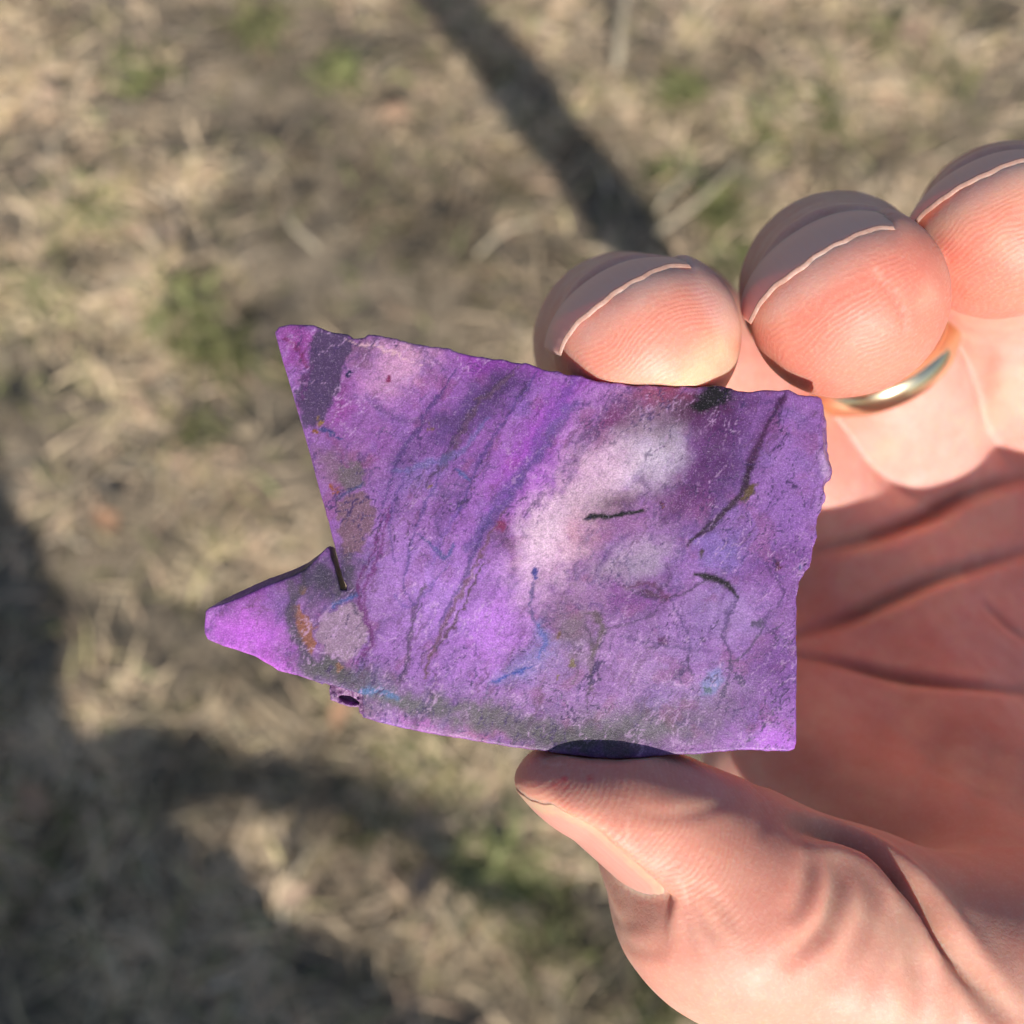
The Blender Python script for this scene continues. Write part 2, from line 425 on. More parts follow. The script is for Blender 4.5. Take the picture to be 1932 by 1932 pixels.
def tree_through(label, px, dist, r0, r1, lean, h, limbs):
    B = along(px, dist); B[2] = -.02
    top = B + np.array([lean[0], lean[1], h])
    P = smooth_line([B, B + (top - B) * .3 + [.02, -.01, 0], B + (top - B) * .65 - [.02, .02, 0], top], 5)
    root = bpy.data.objects.new('bare_tree', None); COL.objects.link(root); root.location = B; tag(root, label, 'tree')
    V, Fq = tube(P, np.linspace(r0, r1, len(P)), 14); mesh_np('trunk', V, Fq, BARK, parent=root, base=B)
    for pts, a, b in limbs:
        Q = [up_sun(p, hh) for p, hh in pts]
        k = np.argmin(np.abs(P[:, 2] - (Q[0][2] - .25))); Q = smooth_line([P[k]] + Q, 5)
        V, Fq = tube(Q, np.linspace(a, b, len(Q)), 10); mesh_np('branch', V, Fq, BARK, parent=root, base=P[k])
tree('slender bare tree leaning over the lawn towards the sun', [('trunk', [((1900, 1400), .0), ((1560, 950), .3), ((1210, 480), .58), ((1030, 240), .72), ((850, 0), .86), ((640, -260), 1.0)], .033, .029)])
tree('stout bare tree added out of view, its limbs placed to shade the near lawn', [  # added tree, shaped so its shade covers the near left lawn
    ('trunk', [((330, 2900), 0), ((170, 2300), .3), ((0, 1800), .55), ((-100, 1350), .75), ((-240, 900), .95)], .12, .10),
    ('branch', [((40, 1750), .56), ((140, 1510), .65), ((400, 1490), .68), ((620, 1530), .7), ((900, 1650), .74), ((1250, 1850), .78)], .030, .008),
    ('branch', [((60, 1990), .5), ((210, 1780), .6), ((420, 1890), .63), ((600, 2010), .66), ((900, 2150), .7)], .06, .04)])

# ================================================================ STONE SLAB
OUT = [(518,627),(525,616),(546,611.5),(591,613),(608,620),(629,627),(657,632),(667,640),(685,639),(695,632),(726,636),(751,640),(785,648),(820,653),(848,658),(865,666),(907,671.5),(942,678.5),(969,683),(990,684.5),
       (1024,696),(1058,703.5),(1096,709),(1123,717),(1161,723),(1199,727),(1237,727),(1275,730),(1313,729.4),(1351,727),(1377,732),(1393,737),(1415,738.5),(1442,736),(1488,736),(1507,743.5),(1537,746),(1552,753),(1560,764),
       (1566,791),(1569.5,821),(1571,852),(1577,882),(1575,901),(1564,920),(1562,939),(1552,954.5),(1543,981),(1541,1011.6),(1535,1042),(1527.7,1068.6),(1518,1084),(1508.7,1099),(1506.8,1118),(1502,1140),(1503,1182),(1505,1250.5),
       (1503,1326.5),(1503,1402.6),(1499,1414),(1488,1418),(1446,1418),(1419,1415),(1351,1420),(1313,1423.5),(1256,1425),(1218,1429),(1161,1432),(1107,1429),(1065.6,1423.5),(1008.6,1416),(970.6,1412),(932.5,1404.5),(872,1394.8),(820,1386),
       (751,1372),(716,1363.5),(681,1353),(674,1348),(674,1339),(650,1334),(620.5,1323.6),(618.7,1297),(591,1285.4),(560,1275),(525,1264.6),(480,1238.5),(421,1219.5),(390,1207),(385,1195),(386,1153.5),(394,1145),(435,1124),(490,1098),
       (546,1077),(574,1064),(594.5,1049),(617,1032),(621,1036),(642.5,1112),(653.5,1113),(652.8,1105),(644.8,1086),(625.7,1009),(601.4,922),(577,832),(560,773),(546,724),(532,679),(521.5,641)]
POLY = np.array([PX(*p)[:2] for p in OUT])
MMPX = HALF / K
THK = 3.4
def poly_sd(P2):
    A = POLY; B = np.roll(POLY, -1, 0); best = np.full(len(P2), 1e9); ins = np.zeros(len(P2), bool)
    for a, b in zip(A, B):
        e = b - a; w = P2 - a; h = np.clip((w @ e) / (e @ e), 0, 1); d = w - h[:, None] * e
        best = np.minimum(best, (d * d).sum(1))
        c = ((a[1] > P2[:, 1]) != (b[1] > P2[:, 1]))
        with np.errstate(divide='ignore', invalid='ignore'):
            xi = (b[0] - a[0]) * (P2[:, 1] - a[1]) / (b[1] - a[1]) + a[0]
        ins ^= c & (P2[:, 0] < xi)
    return np.where(ins, -1, 1) * np.sqrt(best)
# 2-D distance sampled once on a fine raster, then looked up
RS = .06; x0s, y0s = POLY.min(0) - 3; nxs, nys = (np.ceil((POLY.max(0) - POLY.min(0) + 6) / RS)).astype(int)
co = 8
cxr, cyr = np.arange(0, nxs + co, co), np.arange(0, nys + co, co)
gA, gB = np.meshgrid(np.arange(nxs), np.arange(nys), indexing='ij')
pts2 = np.stack([x0s + gA.ravel() * RS, y0s + gB.ravel() * RS], 1)
SD = np.concatenate([poly_sd(pts2[i:i + 200000]) for i in range(0, len(pts2), 200000)]).reshape(nxs, nys)
def sd2(x, y):
    u = np.clip((x - x0s) / RS, 0, nxs - 1.001); v = np.clip((y - y0s) / RS, 0, nys - 1.001)
    i = u.astype(int); j = v.astype(int); fu = u - i; fv = v - j
    return (SD[i, j] * (1 - fu) * (1 - fv) + SD[i + 1, j] * fu * (1 - fv) + SD[i, j + 1] * (1 - fu) * fv + SD[i + 1, j + 1] * fu * fv)
def pxof(P): return P[:, 0] / MMPX + K, K - P[:, 1] / MMPX
def stone_f(P):
    P = np.asarray(P, float); x, y, z = P.T; u, v = pxof(P)
    d = sd2(x, y)
    # broken edges: fine scallops, more on the top and right
    rough = .05 + .06 * ss(760, 700, v) + .10 * ss(1450, 1540, u)
    e = fbm(np.stack([x * 1.1, y * 1.1, z * .55], 1), 3, 3) - .5
    e2 = noise(np.stack([x * 3.1, y * 3.1, z * 2.0], 1)) - .5
    cut = ss(700, 560, u) * ss(1000, 900, v) + ss(1520, 1500, u) * ss(1180, 1220, v) * ss(1460, 1490, u)    # sawn, straight edges
    d = d + (e * 1.5 + e2 * .16) * rough * 2.2 * (1 - .85 * np.clip(cut, 0, 1)) * ss(-.9, -.3, d)
    dep = -z
    # bevels: sloping tail edge, chipped right edge
    bt = ss(1165, 1120, v) * ss(1015, 1060, v) * ss(640, 560, u) * ss(375, 430, u)
    d = d + bt * np.clip(1.0 - dep / 1.6, 0, 1) * .55
    br = ss(1500, 1545, u) * ss(740, 790, v) * ss(960, 900, v)
    d = d + br * np.clip(1.0 - dep / 1.3, 0, 1) * (.75 + .5 * e)
    # the rest of the tail leans outward a little at the back
    d = d - .05 * np.clip(dep - .5, 0, 4) * ss(700, 600, u) * ss(1100, 1150, v)
    hz = (fbm(np.stack([x * .16, y * .16], 1), 2, 4) - .5) * .35 + (fbm(np.stack([x * .9, y * .9], 1), 2, 6) - .5) * .05
    front = z - hz
    # chip along the lower left: a ledge below the sawn face
    ledge = np.maximum.reduce([608 - u, u - 684, 1297 + (u - 640) * .28 + 6 * e - v, v - 1360]) * MMPX
    ledge = np.maximum(ledge, -(z + 1.1 + .8 * e + .5 * e2))
    pit = np.sqrt(((u - 655) / 20) ** 2 + ((v - 1325 - (u - 655) * .3) / 7) ** 2) - 1
    pit = np.maximum(pit * .3, -(z + 2.2))
    back = -z - THK + .6 * (fbm(np.stack([x * .3, y * .3], 1), 2, 9) - .5)
    r = .22
    a = d + r; b = np.maximum(front, back) + r
    f = np.minimum(np.maximum(a, b), 0) + np.hypot(np.maximum(a, 0), np.maximum(b, 0)) - r
    f = np.maximum(f, -ledge); f = np.maximum(f, -pit)
    return f.astype(F)
gx = axis_grid([(POLY[:, 0].min() - 1, .14), (POLY[:, 0].max() + 1, .14)])
gy = axis_grid([(POLY[:, 1].min() - 1, .14), (POLY[:, 1].max() + 1, .14)])
gzs = axis_grid([(-5.0, .3), (-3, .3), (-1.5, .16), (.6, .14)])
SV, SQ = mesh_field(stone_f, gx, gy, gzs, blk=4, lip=2.2)
SV = settle(stone_f, SV, 1, .1)

# ---- pigment of the stone (mineral colours only), per vertex
u, v = pxof(SV); zz = SV[:, 2]
wob = np.stack([fbm(SV[:, :2] * .55, 4, 21), fbm(SV[:, :2] * .55, 4, 22)], 1) - .5
wf = np.stack([fbm(SV[:, :2] * 2.4, 3, 23), fbm(SV[:, :2] * 2.4, 3, 24)], 1) - .5
U = u + wob[:, 0] * 40 + wf[:, 0] * 14; Vv = v + wob[:, 1] * 40 + wf[:, 1] * 14
UF = u + wob[:, 0] * 20 + wf[:, 0] * 18; VF = v + wob[:, 1] * 20 + wf[:, 1] * 18
C = np.tile(lin((136, 86, 166)), (len(SV), 1))
NFI = np.clip((fbm(SV[:, :2] * 1.3, 5, 25) - .5) * 2.6, -1, 1); NF2 = np.clip((fbm(SV[:, :2] * .5 + wob, 5, 26) - .5) * 2.4, -1, 1); NF3 = np.clip((fbm(SV[:, :2] * 3.2, 3, 27) - .5) * 2.4, -1, 1)
def blend(w, col): 
    global C
    C = C + np.clip(w, 0, 1)[:, None] * (lin(col) - C)
def splat(x, y, rx, ry, ang, col, w=1., soft=1.):
    a = math.radians(ang); dx = U - x; dy = Vv - y
    p = (dx * math.cos(a) + dy * math.sin(a)) / rx; q = (-dx * math.sin(a) + dy * math.cos(a)) / ry
    g = np.exp(-(p * p + q * q) ** soft); blend(w * np.clip(g + NFI * g * (1 - g) * 1.3, 0, 1), col)
def patch(pts, col, w=1., edge=6):
    A = np.array(pts, float); B = np.roll(A, -1, 0); P2 = np.stack([UF, VF], 1); m = (UF > A[:, 0].min() - 40) & (UF < A[:, 0].max() + 40) & (VF > A[:, 1].min() - 40) & (VF < A[:, 1].max() + 40)
    P2 = P2[m]; best = np.full(len(P2), 1e9); ins = np.zeros(len(P2), bool)
    for a, b in zip(A, B):
        e = b - a; ww = P2 - a; h = np.clip((ww @ e) / (e @ e), 0, 1); d = ww - h[:, None] * e; best = np.minimum(best, (d * d).sum(1))
        c = ((a[1] > P2[:, 1]) != (b[1] > P2[:, 1])); xi = (b[0] - a[0]) * (P2[:, 1] - a[1]) / (b[1] - a[1] + 1e-9) + a[0]; ins ^= c & (P2[:, 0] < xi)
    d = np.where(ins, -1, 1) * np.sqrt(best); full = np.zeros(len(UF)); full[m] = ss(edge, -edge, d) * w; blend(full, col)
def vein(pts, col, wd, w=1., jit=.7, taper=True):
    L = smooth_line([(*p,) for p in pts], 4); P2 = np.stack([u + (UF - u) * jit, v + (VF - v) * jit], 1)
    m = (u > L[:, 0].min() - 50) & (u < L[:, 0].max() + 50) & (v > L[:, 1].min() - 50) & (v < L[:, 1].max() + 50)
    d, t = line_dist(P2[m], L); wd2 = 1.05 * wd * (.5 + .8 * noise(np.stack([t * 23 + wd, t * 0 + pts[0][0] * .37], 1)))
    if taper: wd2 = wd2 * (.35 + .65 * np.sin(np.pi * np.clip(t, .02, .98)) ** .6)
    full = np.zeros(len(u)); full[m] = w * np.clip(1.3 * np.exp(-(d / wd2) ** 2), 0, 1); blend(full, col)
# broad zones
for s in [(900, 830, 240, 190, -35, (133, 74, 166), .8), (850, 1180, 130, 170, 20, (150, 100, 190), .8), (930, 1205, 70, 80, 0, (166, 104, 206), .8), (480, 1195, 110, 55, 15, (172, 84, 200), .9),
          (740, 1050, 90, 120, 10, (140, 98, 172), .6), (1050, 880, 60, 170, 35, (150, 72, 190), .75), (735, 700, 75, 55, -20, (170, 112, 172), .75), (775, 662, 70, 18, 10, (196, 140, 170), .7),
          (565, 640, 45, 45, 0, (140, 52, 146), .8), (700, 830, 90, 60, -25, (122, 62, 146), .6), (640, 880, 60, 40, 0, (128, 86, 122), .6), (1480, 920, 90, 160, 10, (128, 82, 164), .8),
          (1370, 850, 55, 150, 25, (92, 52, 126), .75), (1300, 900, 60, 120, 20, (104, 50, 132), .6), (1130, 1280, 190, 90, 0, (146, 108, 170), .7), (1200, 1150, 170, 80, 0, (136, 94, 166), .6),
          (1460, 1260, 60, 110, 0, (112, 64, 148), .7), (1440, 1395, 90, 28, 0, (166, 92, 204), .85), (1480, 1340, 60, 60, 0, (146, 86, 184), .6), (1380, 1180, 80, 60, 20, (138, 104, 172), .6),
          (1140, 850, 70, 130, 38, (176, 132, 184), .85), (1240, 845, 66, 70, 20, (172, 158, 194), .9, .85), (1035, 1015, 52, 85, 25, (202, 160, 206), 1.), (1085, 930, 40, 80, 35, (178, 130, 176), .7),
          (1100, 1010, 34, 70, 30, (138, 76, 112), .85), (1100, 1130, 90, 60, 0, (150, 108, 152), .55), (1195, 1045, 70, 36, -35, (172, 146, 186), .75), (1150, 1085, 70, 30, 0, (146, 118, 156), .6), (1160, 940, 62, 22, -12, (70, 28, 66), .85),
          (1240, 775, 120, 30, -8, (92, 36, 82), .9), (1160, 800, 50, 40, -35, (110, 46, 96), .5), (1300, 800, 60, 40, 0, (84, 40, 92), .7), (1335, 757, 50, 22, -22, (22, 18, 30), 1.), (1250, 930, 60, 50, 20, (120, 70, 146), .5),
          (1190, 1135, 80, 34, -10, (118, 60, 142), .8), (1340, 1150, 60, 50, 0, (146, 112, 182), .7), (1470, 1060, 60, 34, -10, (112, 54, 140), .7), (1390, 1000, 60, 40, 0, (112, 78, 152), .5),
          (600, 1090, 60, 50, 0, (70, 52, 88), .85), (655, 1085, 30, 50, 10, (72, 60, 84), .8), (640, 1270, 90, 26, 10, (92, 82, 96), .9), (560, 1110, 40, 40, 0, (86, 54, 110), .6), (680, 1330, 60, 24, 12, (120, 88, 116), .7),
          (1250, 1375, 120, 36, 0, (100, 86, 112), .8), (760, 1320, 140, 22, 12, (92, 90, 104), .85), (900, 1350, 140, 26, 10, (96, 84, 100), .9), (1060, 1385, 130, 32, 4, (88, 80, 92), .95), (1200, 1360, 110, 40, 0, (104, 92, 112), .75), (790, 1362, 50, 16, 10, (176, 96, 190), .85),
          (900, 1388, 60, 12, 8, (166, 92, 150), .8), (1120, 1310, 60, 40, 0, (150, 100, 180), .6), (1560, 880, 14, 70, 0, (176, 146, 190), .7), (1090, 1195, 40, 50, 0, (110, 88, 112), .7), (600, 1180, 12, 70, -15, (84, 70, 90), .5),
          (980, 740, 60, 60, 40, (120, 70, 170), .5), (790, 900, 70, 24, -20, (112, 92, 168), .6), (1240, 1240, 60, 60, 0, (142, 104, 172), .5), (1400, 1310, 60, 40, 0, (122, 82, 152), .5)]: splat(*s)
# fibrous banding that runs through the whole slab
a = math.radians(-58); pr = SV[:, 0] * math.cos(a) + -SV[:, 1] * math.sin(a); qr = -SV[:, 0] * math.sin(a) - SV[:, 1] * math.cos(a)
fb = fbm(np.stack([pr * .10 + wob[:, 0], qr * .75 + wob[:, 1] * 1.5], 1), 5, 31); fb2 = fbm(np.stack([pr * .25, qr * 1.9 + wob[:, 0] * 3], 1), 4, 33)
blend(ss(.56, .72, fb) * .38, (86, 56, 128)); blend(ss(.42, .28, fb) * .22, (170, 118, 200)); blend(ss(.60, .74, fb2) * .28, (88, 40, 110))
bl = fbm(SV[:, :2] * .35, 3, 35); blend(ss(.6, .75, bl) * .16, (92, 92, 172)); rd = fbm(SV[:, :2] * .5, 3, 36); blend(ss(.62, .75, rd) * .35, (130, 60, 110))
rid = 1 - np.abs(fbm(SV[:, :2] * .30 + wob * .8, 4, 41) - .5) * 2; blend(ss(.955, .995, rid) * .55, (74, 48, 116))
rid = 1 - np.abs(fbm(np.stack([pr * .12, qr * .42], 1) + wob * .5, 4, 43) - .5) * 2; blend(ss(.965, .998, rid) * .6, (88, 48, 92))
# stronger local zones, read off the slab one by one
for p in [(940, 690, 90, 22, 10, (142, 48, 172), .8), (940, 732, 55, 38, -40, (84, 48, 112), .8), (850, 790, 75, 30, -40, (88, 58, 128), .75), (770, 870, 60, 26, -40, (98, 66, 130), .6), (755, 688, 55, 38, -25, (186, 134, 182), .85),
          (680, 660, 26, 30, 0, (108, 72, 108), .7), (640, 762, 30, 40, 30, (134, 46, 142), .75), (632, 868, 36, 34, 0, (106, 80, 108), .7), (944, 988, 12, 18, -30, (112, 18, 78), .9), (938, 1016, 22, 22, 0, (84, 50, 92), .65),
          (1010, 830, 26, 130, 36, (152, 62, 188), .7), (1000, 930, 20, 60, 36, (160, 78, 196), .6), (1035, 1010, 50, 72, 25, (218, 184, 220), .95), (1125, 915, 40, 110, 40, (190, 150, 194), .8), (1248, 745, 56, 16, 3, (122, 24, 76), .85),
          (1182, 795, 36, 30, -35, (84, 38, 84), .75), (1222, 862, 56, 56, 30, (190, 172, 208), .9, .9), (1255, 812, 40, 34, 0, (172, 158, 190), .7), (1321, 865, 26, 60, 30, (96, 30, 118), .75), (1357, 808, 36, 40, 10, (86, 28, 98), .8),
          (1140, 944, 46, 22, -15, (78, 32, 72), .85), (1085, 1000, 18, 40, 30, (168, 98, 130), .65), (1368, 900, 28, 70, 30, (82, 52, 114), .7), (1483, 965, 46, 60, 0, (128, 80, 168), .7), (1357, 1040, 44, 40, 0, (118, 96, 180), .7),
          (1215, 1065, 54, 26, -25, (160, 140, 178), .7), (461, 1204, 70, 26, 18, (176, 84, 210), .8), (520, 1255, 60, 16, 22, (192, 96, 222), .85), (478, 1120, 60, 20, -22, (130, 64, 160), .75), (600, 1088, 44, 30, -20, (70, 60, 90), .8),
          (655, 1080, 18, 40, 15, (66, 60, 76), .8), (615, 1258, 50, 18, 15, (84, 80, 92), .85), (760, 1060, 50, 50, 0, (158, 106, 200), .6), (923, 1187, 55, 70, 15, (174, 106, 216), .85), (850, 1110, 50, 60, 20, (150, 98, 196), .6),
          (800, 1330, 120, 12, 10, (86, 84, 94), .6), (1000, 1375, 110, 24, 8, (90, 82, 94), .75), (1180, 1385, 90, 30, 0, (92, 84, 100), .75), (1180, 1135, 50, 24, -15, (112, 46, 134), .8), (1080, 1190, 34, 40, 0, (104, 84, 104), .7),
          (1170, 1230, 60, 60, 0, (150, 104, 176), .55), (1300, 1220, 60, 60, 0, (142, 100, 180), .5), (1450, 1240, 40, 80, 5, (108, 58, 142), .7), (1350, 1340, 60, 40, -20, (112, 86, 128), .6), (1470, 1395, 60, 20, 0, (178, 98, 220), .85), (1300, 1402, 60, 12, 0, (156, 96, 180), .6),
          (1295, 785, 105, 34, -15, (72, 24, 66), .75), (1345, 860, 44, 80, 28, (80, 28, 100), .7), (1150, 948, 42, 14, -15, (66, 24, 60), .75), (1130, 925, 42, 105, 42, (206, 172, 206), .6), (1010, 1075, 40, 60, 15, (190, 150, 200), .5), (940, 740, 60, 32, -40, (70, 40, 102), .7), (870, 792, 60, 22, -40, (76, 48, 114), .7),
          (615, 1085, 50, 32, -15, (54, 46, 72), .8), (1100, 1392, 140, 18, 3, (70, 64, 78), .65), (640, 1268, 70, 15, 14, (68, 62, 74), .75), (1150, 800, 60, 22, -42, (112, 34, 108), .7), (1290, 935, 60, 34, -20, (98, 34, 104), .65), (1180, 985, 60, 26, -20, (140, 84, 140), .5), (1390, 1160, 50, 40, 0, (156, 118, 196), .6), (820, 1130, 60, 60, 20, (158, 108, 204), .55), (1490, 880, 40, 70, 0, (134, 90, 172), .5)]: splat(*p)
C = C * (1 + .12 * NF2 + .05 * NFI + .03 * NF3)[:, None]
# patches with an outline
patch([(602, 618), (640, 626), (670, 642), (660, 680), (648, 700), (650, 722), (636, 742), (615, 770), (608, 786), (598, 800), (575, 814), (563, 800), (556, 740), (576, 705), (586, 670), (589, 642)], (70, 50, 92), .95, 5)
patch([(640, 935), (690, 925), (706, 960), (700, 1005), (680, 1045), (650, 1050), (638, 1000)], (112, 80, 102), .9, 5)
patch([(638, 880), (680, 872), (690, 915), (645, 930)], (92, 82, 92), .8, 6)
patch([(611, 1159), (642, 1142), (670, 1137), (687, 1159), (697, 1186), (697, 1207), (673, 1228), (649, 1245), (618, 1234), (605, 1204), (605, 1176)], (142, 114, 148), .9, 5)
patch([(550, 1138), (564, 1145), (584, 1163), (598, 1186), (599, 1214), (591, 1236), (577, 1227), (558, 1200), (560, 1176), (552, 1152)], (134, 80, 72), 1., 2.5)
patch([(560, 1108), (572, 1106), (576, 1120), (564, 1122)], (118, 82, 72), .9, 3)
patch([(1322, 1290), (1342, 1262), (1366, 1258), (1368, 1288), (1346, 1312), (1324, 1316)], (104, 126, 188), .6, 10)
patch([(1402, 912), (1420, 908), (1424, 926), (1410, 945), (1399, 938)], (84, 62, 46), 1., 3)
for (x, y, r, c) in [(602, 796, 7, (124, 92, 52)), (592, 812, 4, (124, 72, 40)), (630, 920, 6, (130, 66, 48)), (905, 755, 4, (118, 84, 60)), (808, 806, 5, (104, 70, 70)), (890, 780, 4, (96, 66, 60)), (810, 918, 4, (112, 80, 80)),
                     (1078, 1248, 7, (108, 88, 72)), (1053, 1195, 5, (108, 72, 66)), (1248, 1212, 9, (92, 46, 108)), (1333, 1303, 6, (70, 84, 112)), (1007, 1085, 7, (62, 56, 140)), (1325, 1048, 6, (80, 62, 80)),
                     (798, 1110, 2.5, (40, 26, 60)), (1053, 1280, 4, (112, 84, 66)), (1470, 1070, 7, (84, 34, 76)), (1512, 1073, 6, (70, 70, 130)), (660, 702, 6, (40, 34, 80)), (733, 713, 5, (120, 34, 90)), (640, 1262, 7, (120, 82, 70)), (1245, 955, 4, (96, 40, 60))]:
    d = np.hypot(UF - x, (VF - y) * .8); blend(ss(r * 1.25, r * .6, d), c)
# veins
for a in [([(1100, 1160), (1122, 1250), (1108, 1330)], (70, 48, 84), 3, .75, .6), ([(1180, 1110), (1260, 1130), (1330, 1092)], (62, 34, 80), 3, .8, .6), ([(1262, 1130), (1300, 1200), (1282, 1290)], (72, 46, 108), 3, .7, .6),
          ([(1395, 1125), (1365, 1190), (1382, 1260), (1350, 1340)], (64, 40, 96), 3, .75, .6), ([(1440, 1060), (1480, 1120), (1440, 1180), (1500, 1215)], (70, 40, 100), 3, .7, .6), ([(1170, 1200), (1250, 1218), (1340, 1232)], (80, 56, 116), 3, .6, .6), ([(1130, 1190), (1210, 1170), (1260, 1130)], (74, 44, 96), 3, .7, .6),
          ([(1440, 1180), (1400, 1240), (1372, 1250)], (60, 50, 84), 3, .7, .6), ([(1060, 1180), (1090, 1240), (1080, 1300)], (84, 62, 92), 3, .6, .6), ([(860, 700), (800, 790), (745, 880), (720, 960)], (66, 44, 112), 4, .7, .6), ([(1010, 700), (950, 800), (900, 880), (860, 980)], (70, 44, 120), 4, .7, .6),
          ([(930, 960), (880, 1080), (830, 1180)], (70, 48, 116), 4, .7, .6), ([(760, 900), (735, 980), (740, 1060)], (80, 50, 130), 4, .6, .6), ([(830, 900), (800, 960), (770, 1050), (760, 1110), (790, 1150)], (76, 52, 128), 3, .7, .6), ([(745, 1120), (770, 1145), (800, 1120), (850, 1060)], (88, 62, 146), 3, .6, .6),
          ([(968, 699), (904, 756), (866, 813), (828, 883), (796, 921)], (62, 38, 84), 4, .8), ([(1088, 762), (993, 896), (917, 997), (885, 1061)], (72, 50, 120), 9, .6), ([(910, 1061), (866, 1162), (815, 1238), (796, 1283)], (78, 48, 74), 3, .9),
          ([(796, 1137), (774, 1188), (771, 1238), (752, 1283)], (70, 44, 96), 3, .85), ([(726, 959), (701, 1042), (676, 1111), (688, 1162), (704, 1213), (676, 1245)], (92, 30, 104), 3, .9), ([(1475, 750), (1431, 839), (1405, 908), (1386, 946), (1329, 997), (1298, 1029)], (40, 14, 48), 5, .9, .3),
          ([(1120, 1150), (1133, 1188), (1114, 1238)], (70, 50, 66), 5, .7), ([(1202, 1111), (1253, 1124)], (66, 22, 64), 5, .8), ([(640, 1060), (660, 1110), (672, 1160)], (58, 40, 80), 6, .7), ([(572, 1075), (566, 1110), (548, 1150), (556, 1200), (590, 1250)], (60, 50, 74), 8, .8),
          ([(1100, 690), (1060, 760), (1010, 830)], (96, 54, 150), 9, .5), ([(700, 760), (760, 790), (830, 800), (900, 770)], (84, 54, 112), 6, .5), ([(650, 640), (690, 650), (740, 668), (800, 690)], (214, 170, 190), 2, .6),
          ([(985, 690), (905, 760), (880, 800), (850, 860), (830, 890)], (86, 58, 92), 4, .75), ([(950, 960), (900, 1060), (850, 1160), (810, 1240), (798, 1280)], (104, 66, 96), 4, .85),
          ([(805, 1100), (780, 1150), (775, 1200), (765, 1260), (750, 1288)], (88, 58, 110), 4, .85), ([(735, 955), (715, 1040), (690, 1110), (688, 1150), (702, 1190), (706, 1218), (682, 1232), (675, 1262)], (104, 42, 118), 4, .85),
          ([(1070, 770), (1000, 870), (930, 960), (880, 1040)], (82, 62, 140), 12, .55), ([(600, 808), (620, 812), (645, 828)], (50, 56, 122), 4, .9), ([(636, 938), (655, 922), (685, 914)], (52, 54, 112), 4, .8),
          ([(790, 1005), (815, 1030), (842, 1052), (862, 1030)], (62, 66, 136), 4, .8), ([(858, 882), (870, 892), (888, 908)], (62, 72, 144), 4, .85), ([(1312, 1084), (1345, 1090), (1372, 1104), (1392, 1126)], (26, 12, 32), 7, 1., .3),
          ([(1165, 1108), (1220, 1100), (1250, 1112), (1262, 1130)], (84, 32, 78), 5, .75), ([(1100, 1155), (1125, 1165), (1132, 1200), (1115, 1240), (1120, 1300)], (92, 74, 88), 7, .6),
          ([(1478, 742), (1448, 806), (1412, 885), (1404, 920), (1352, 985), (1305, 1020)], (48, 18, 56), 6, .9, .4), ([(1480, 745), (1440, 820), (1420, 870)], (80, 30, 90), 12, .5),
          ([(1104, 980), (1125, 974), (1150, 974), (1180, 968), (1212, 964)], (14, 8, 16), 5, 1., .25), ([(1106, 979), (1126, 973)], (12, 12, 18), 7, .9, .25), ([(1003, 1095), (1000, 1130), (1008, 1165), (1018, 1185)], (72, 58, 122), 4, .8),
          ([(1018, 1180), (1027, 1210), (1016, 1240), (985, 1265), (925, 1284)], (118, 116, 188), 22, .45), ([(1018, 1180), (1027, 1210), (1016, 1240)], (72, 86, 170), 5, .7), ([(1000, 1258), (970, 1272), (925, 1284)], (54, 66, 160), 5, .95),
          ([(680, 1302), (720, 1306), (750, 1316)], (72, 104, 164), 8, .85), ([(625, 1140), (650, 1132), (670, 1124)], (62, 78, 150), 5, .8), ([(920, 1285), (915, 1320)], (84, 70, 122), 3, .7),
          ([(1395, 1120), (1370, 1160), (1360, 1190)], (84, 58, 124), 4, .6), ([(1415, 1182), (1438, 1170)], (50, 46, 72), 7, .75), ([(1340, 1190), (1330, 1230), (1345, 1260)], (104, 62, 140), 6, .5),
          ([(745, 890), (800, 880), (870, 850), (920, 790)], (92, 92, 160), 7, .5), ([(590, 690), (575, 720), (560, 770)], (96, 40, 110), 4, .6), ([(530, 640), (560, 655), (580, 690)], (110, 24, 90), 5, .7),
          ([(615, 815), (640, 840), (655, 880)], (120, 60, 120), 4, .6), ([(1390, 770), (1340, 850), (1300, 930), (1250, 990)], (76, 36, 96), 14, .5), ([(670, 1345), (900, 1392)], (176, 130, 190), 3, .5),
          ([(545, 1100), (556, 1140), (552, 1180), (575, 1250)], (78, 64, 92), 10, .75), ([(455, 1150), (490, 1146), (520, 1150)], (112, 56, 120), 3, .6), ([(870, 950), (840, 1010), (820, 1060)], (100, 70, 160), 6, .5),
          ([(940, 985), (946, 1000)], (118, 30, 84), 9, .8), ([(1290, 1010), (1285, 1060)], (88, 60, 130), 4, .5), ([(1255, 1060), (1265, 1090), (1240, 1115)], (74, 40, 96), 5, .6)]: vein(*a)
patch([(1320, 730), (1376, 726), (1382, 748), (1350, 768), (1316, 780), (1300, 772)], (12, 10, 17), .97, 8)
# weathered skin on the broken sides is a plainer, deeper purple
sideness = ss(.35, 1.2, -zz - .15); blend(sideness * .55, (112, 44, 138))
led = ss(-.5, -1.0, zz) * ss(690, 676, u) * ss(605, 615, u) * ss(1290, 1300, v) * ss(1360, 1345, v); blend(led * .6, (150, 110, 150))

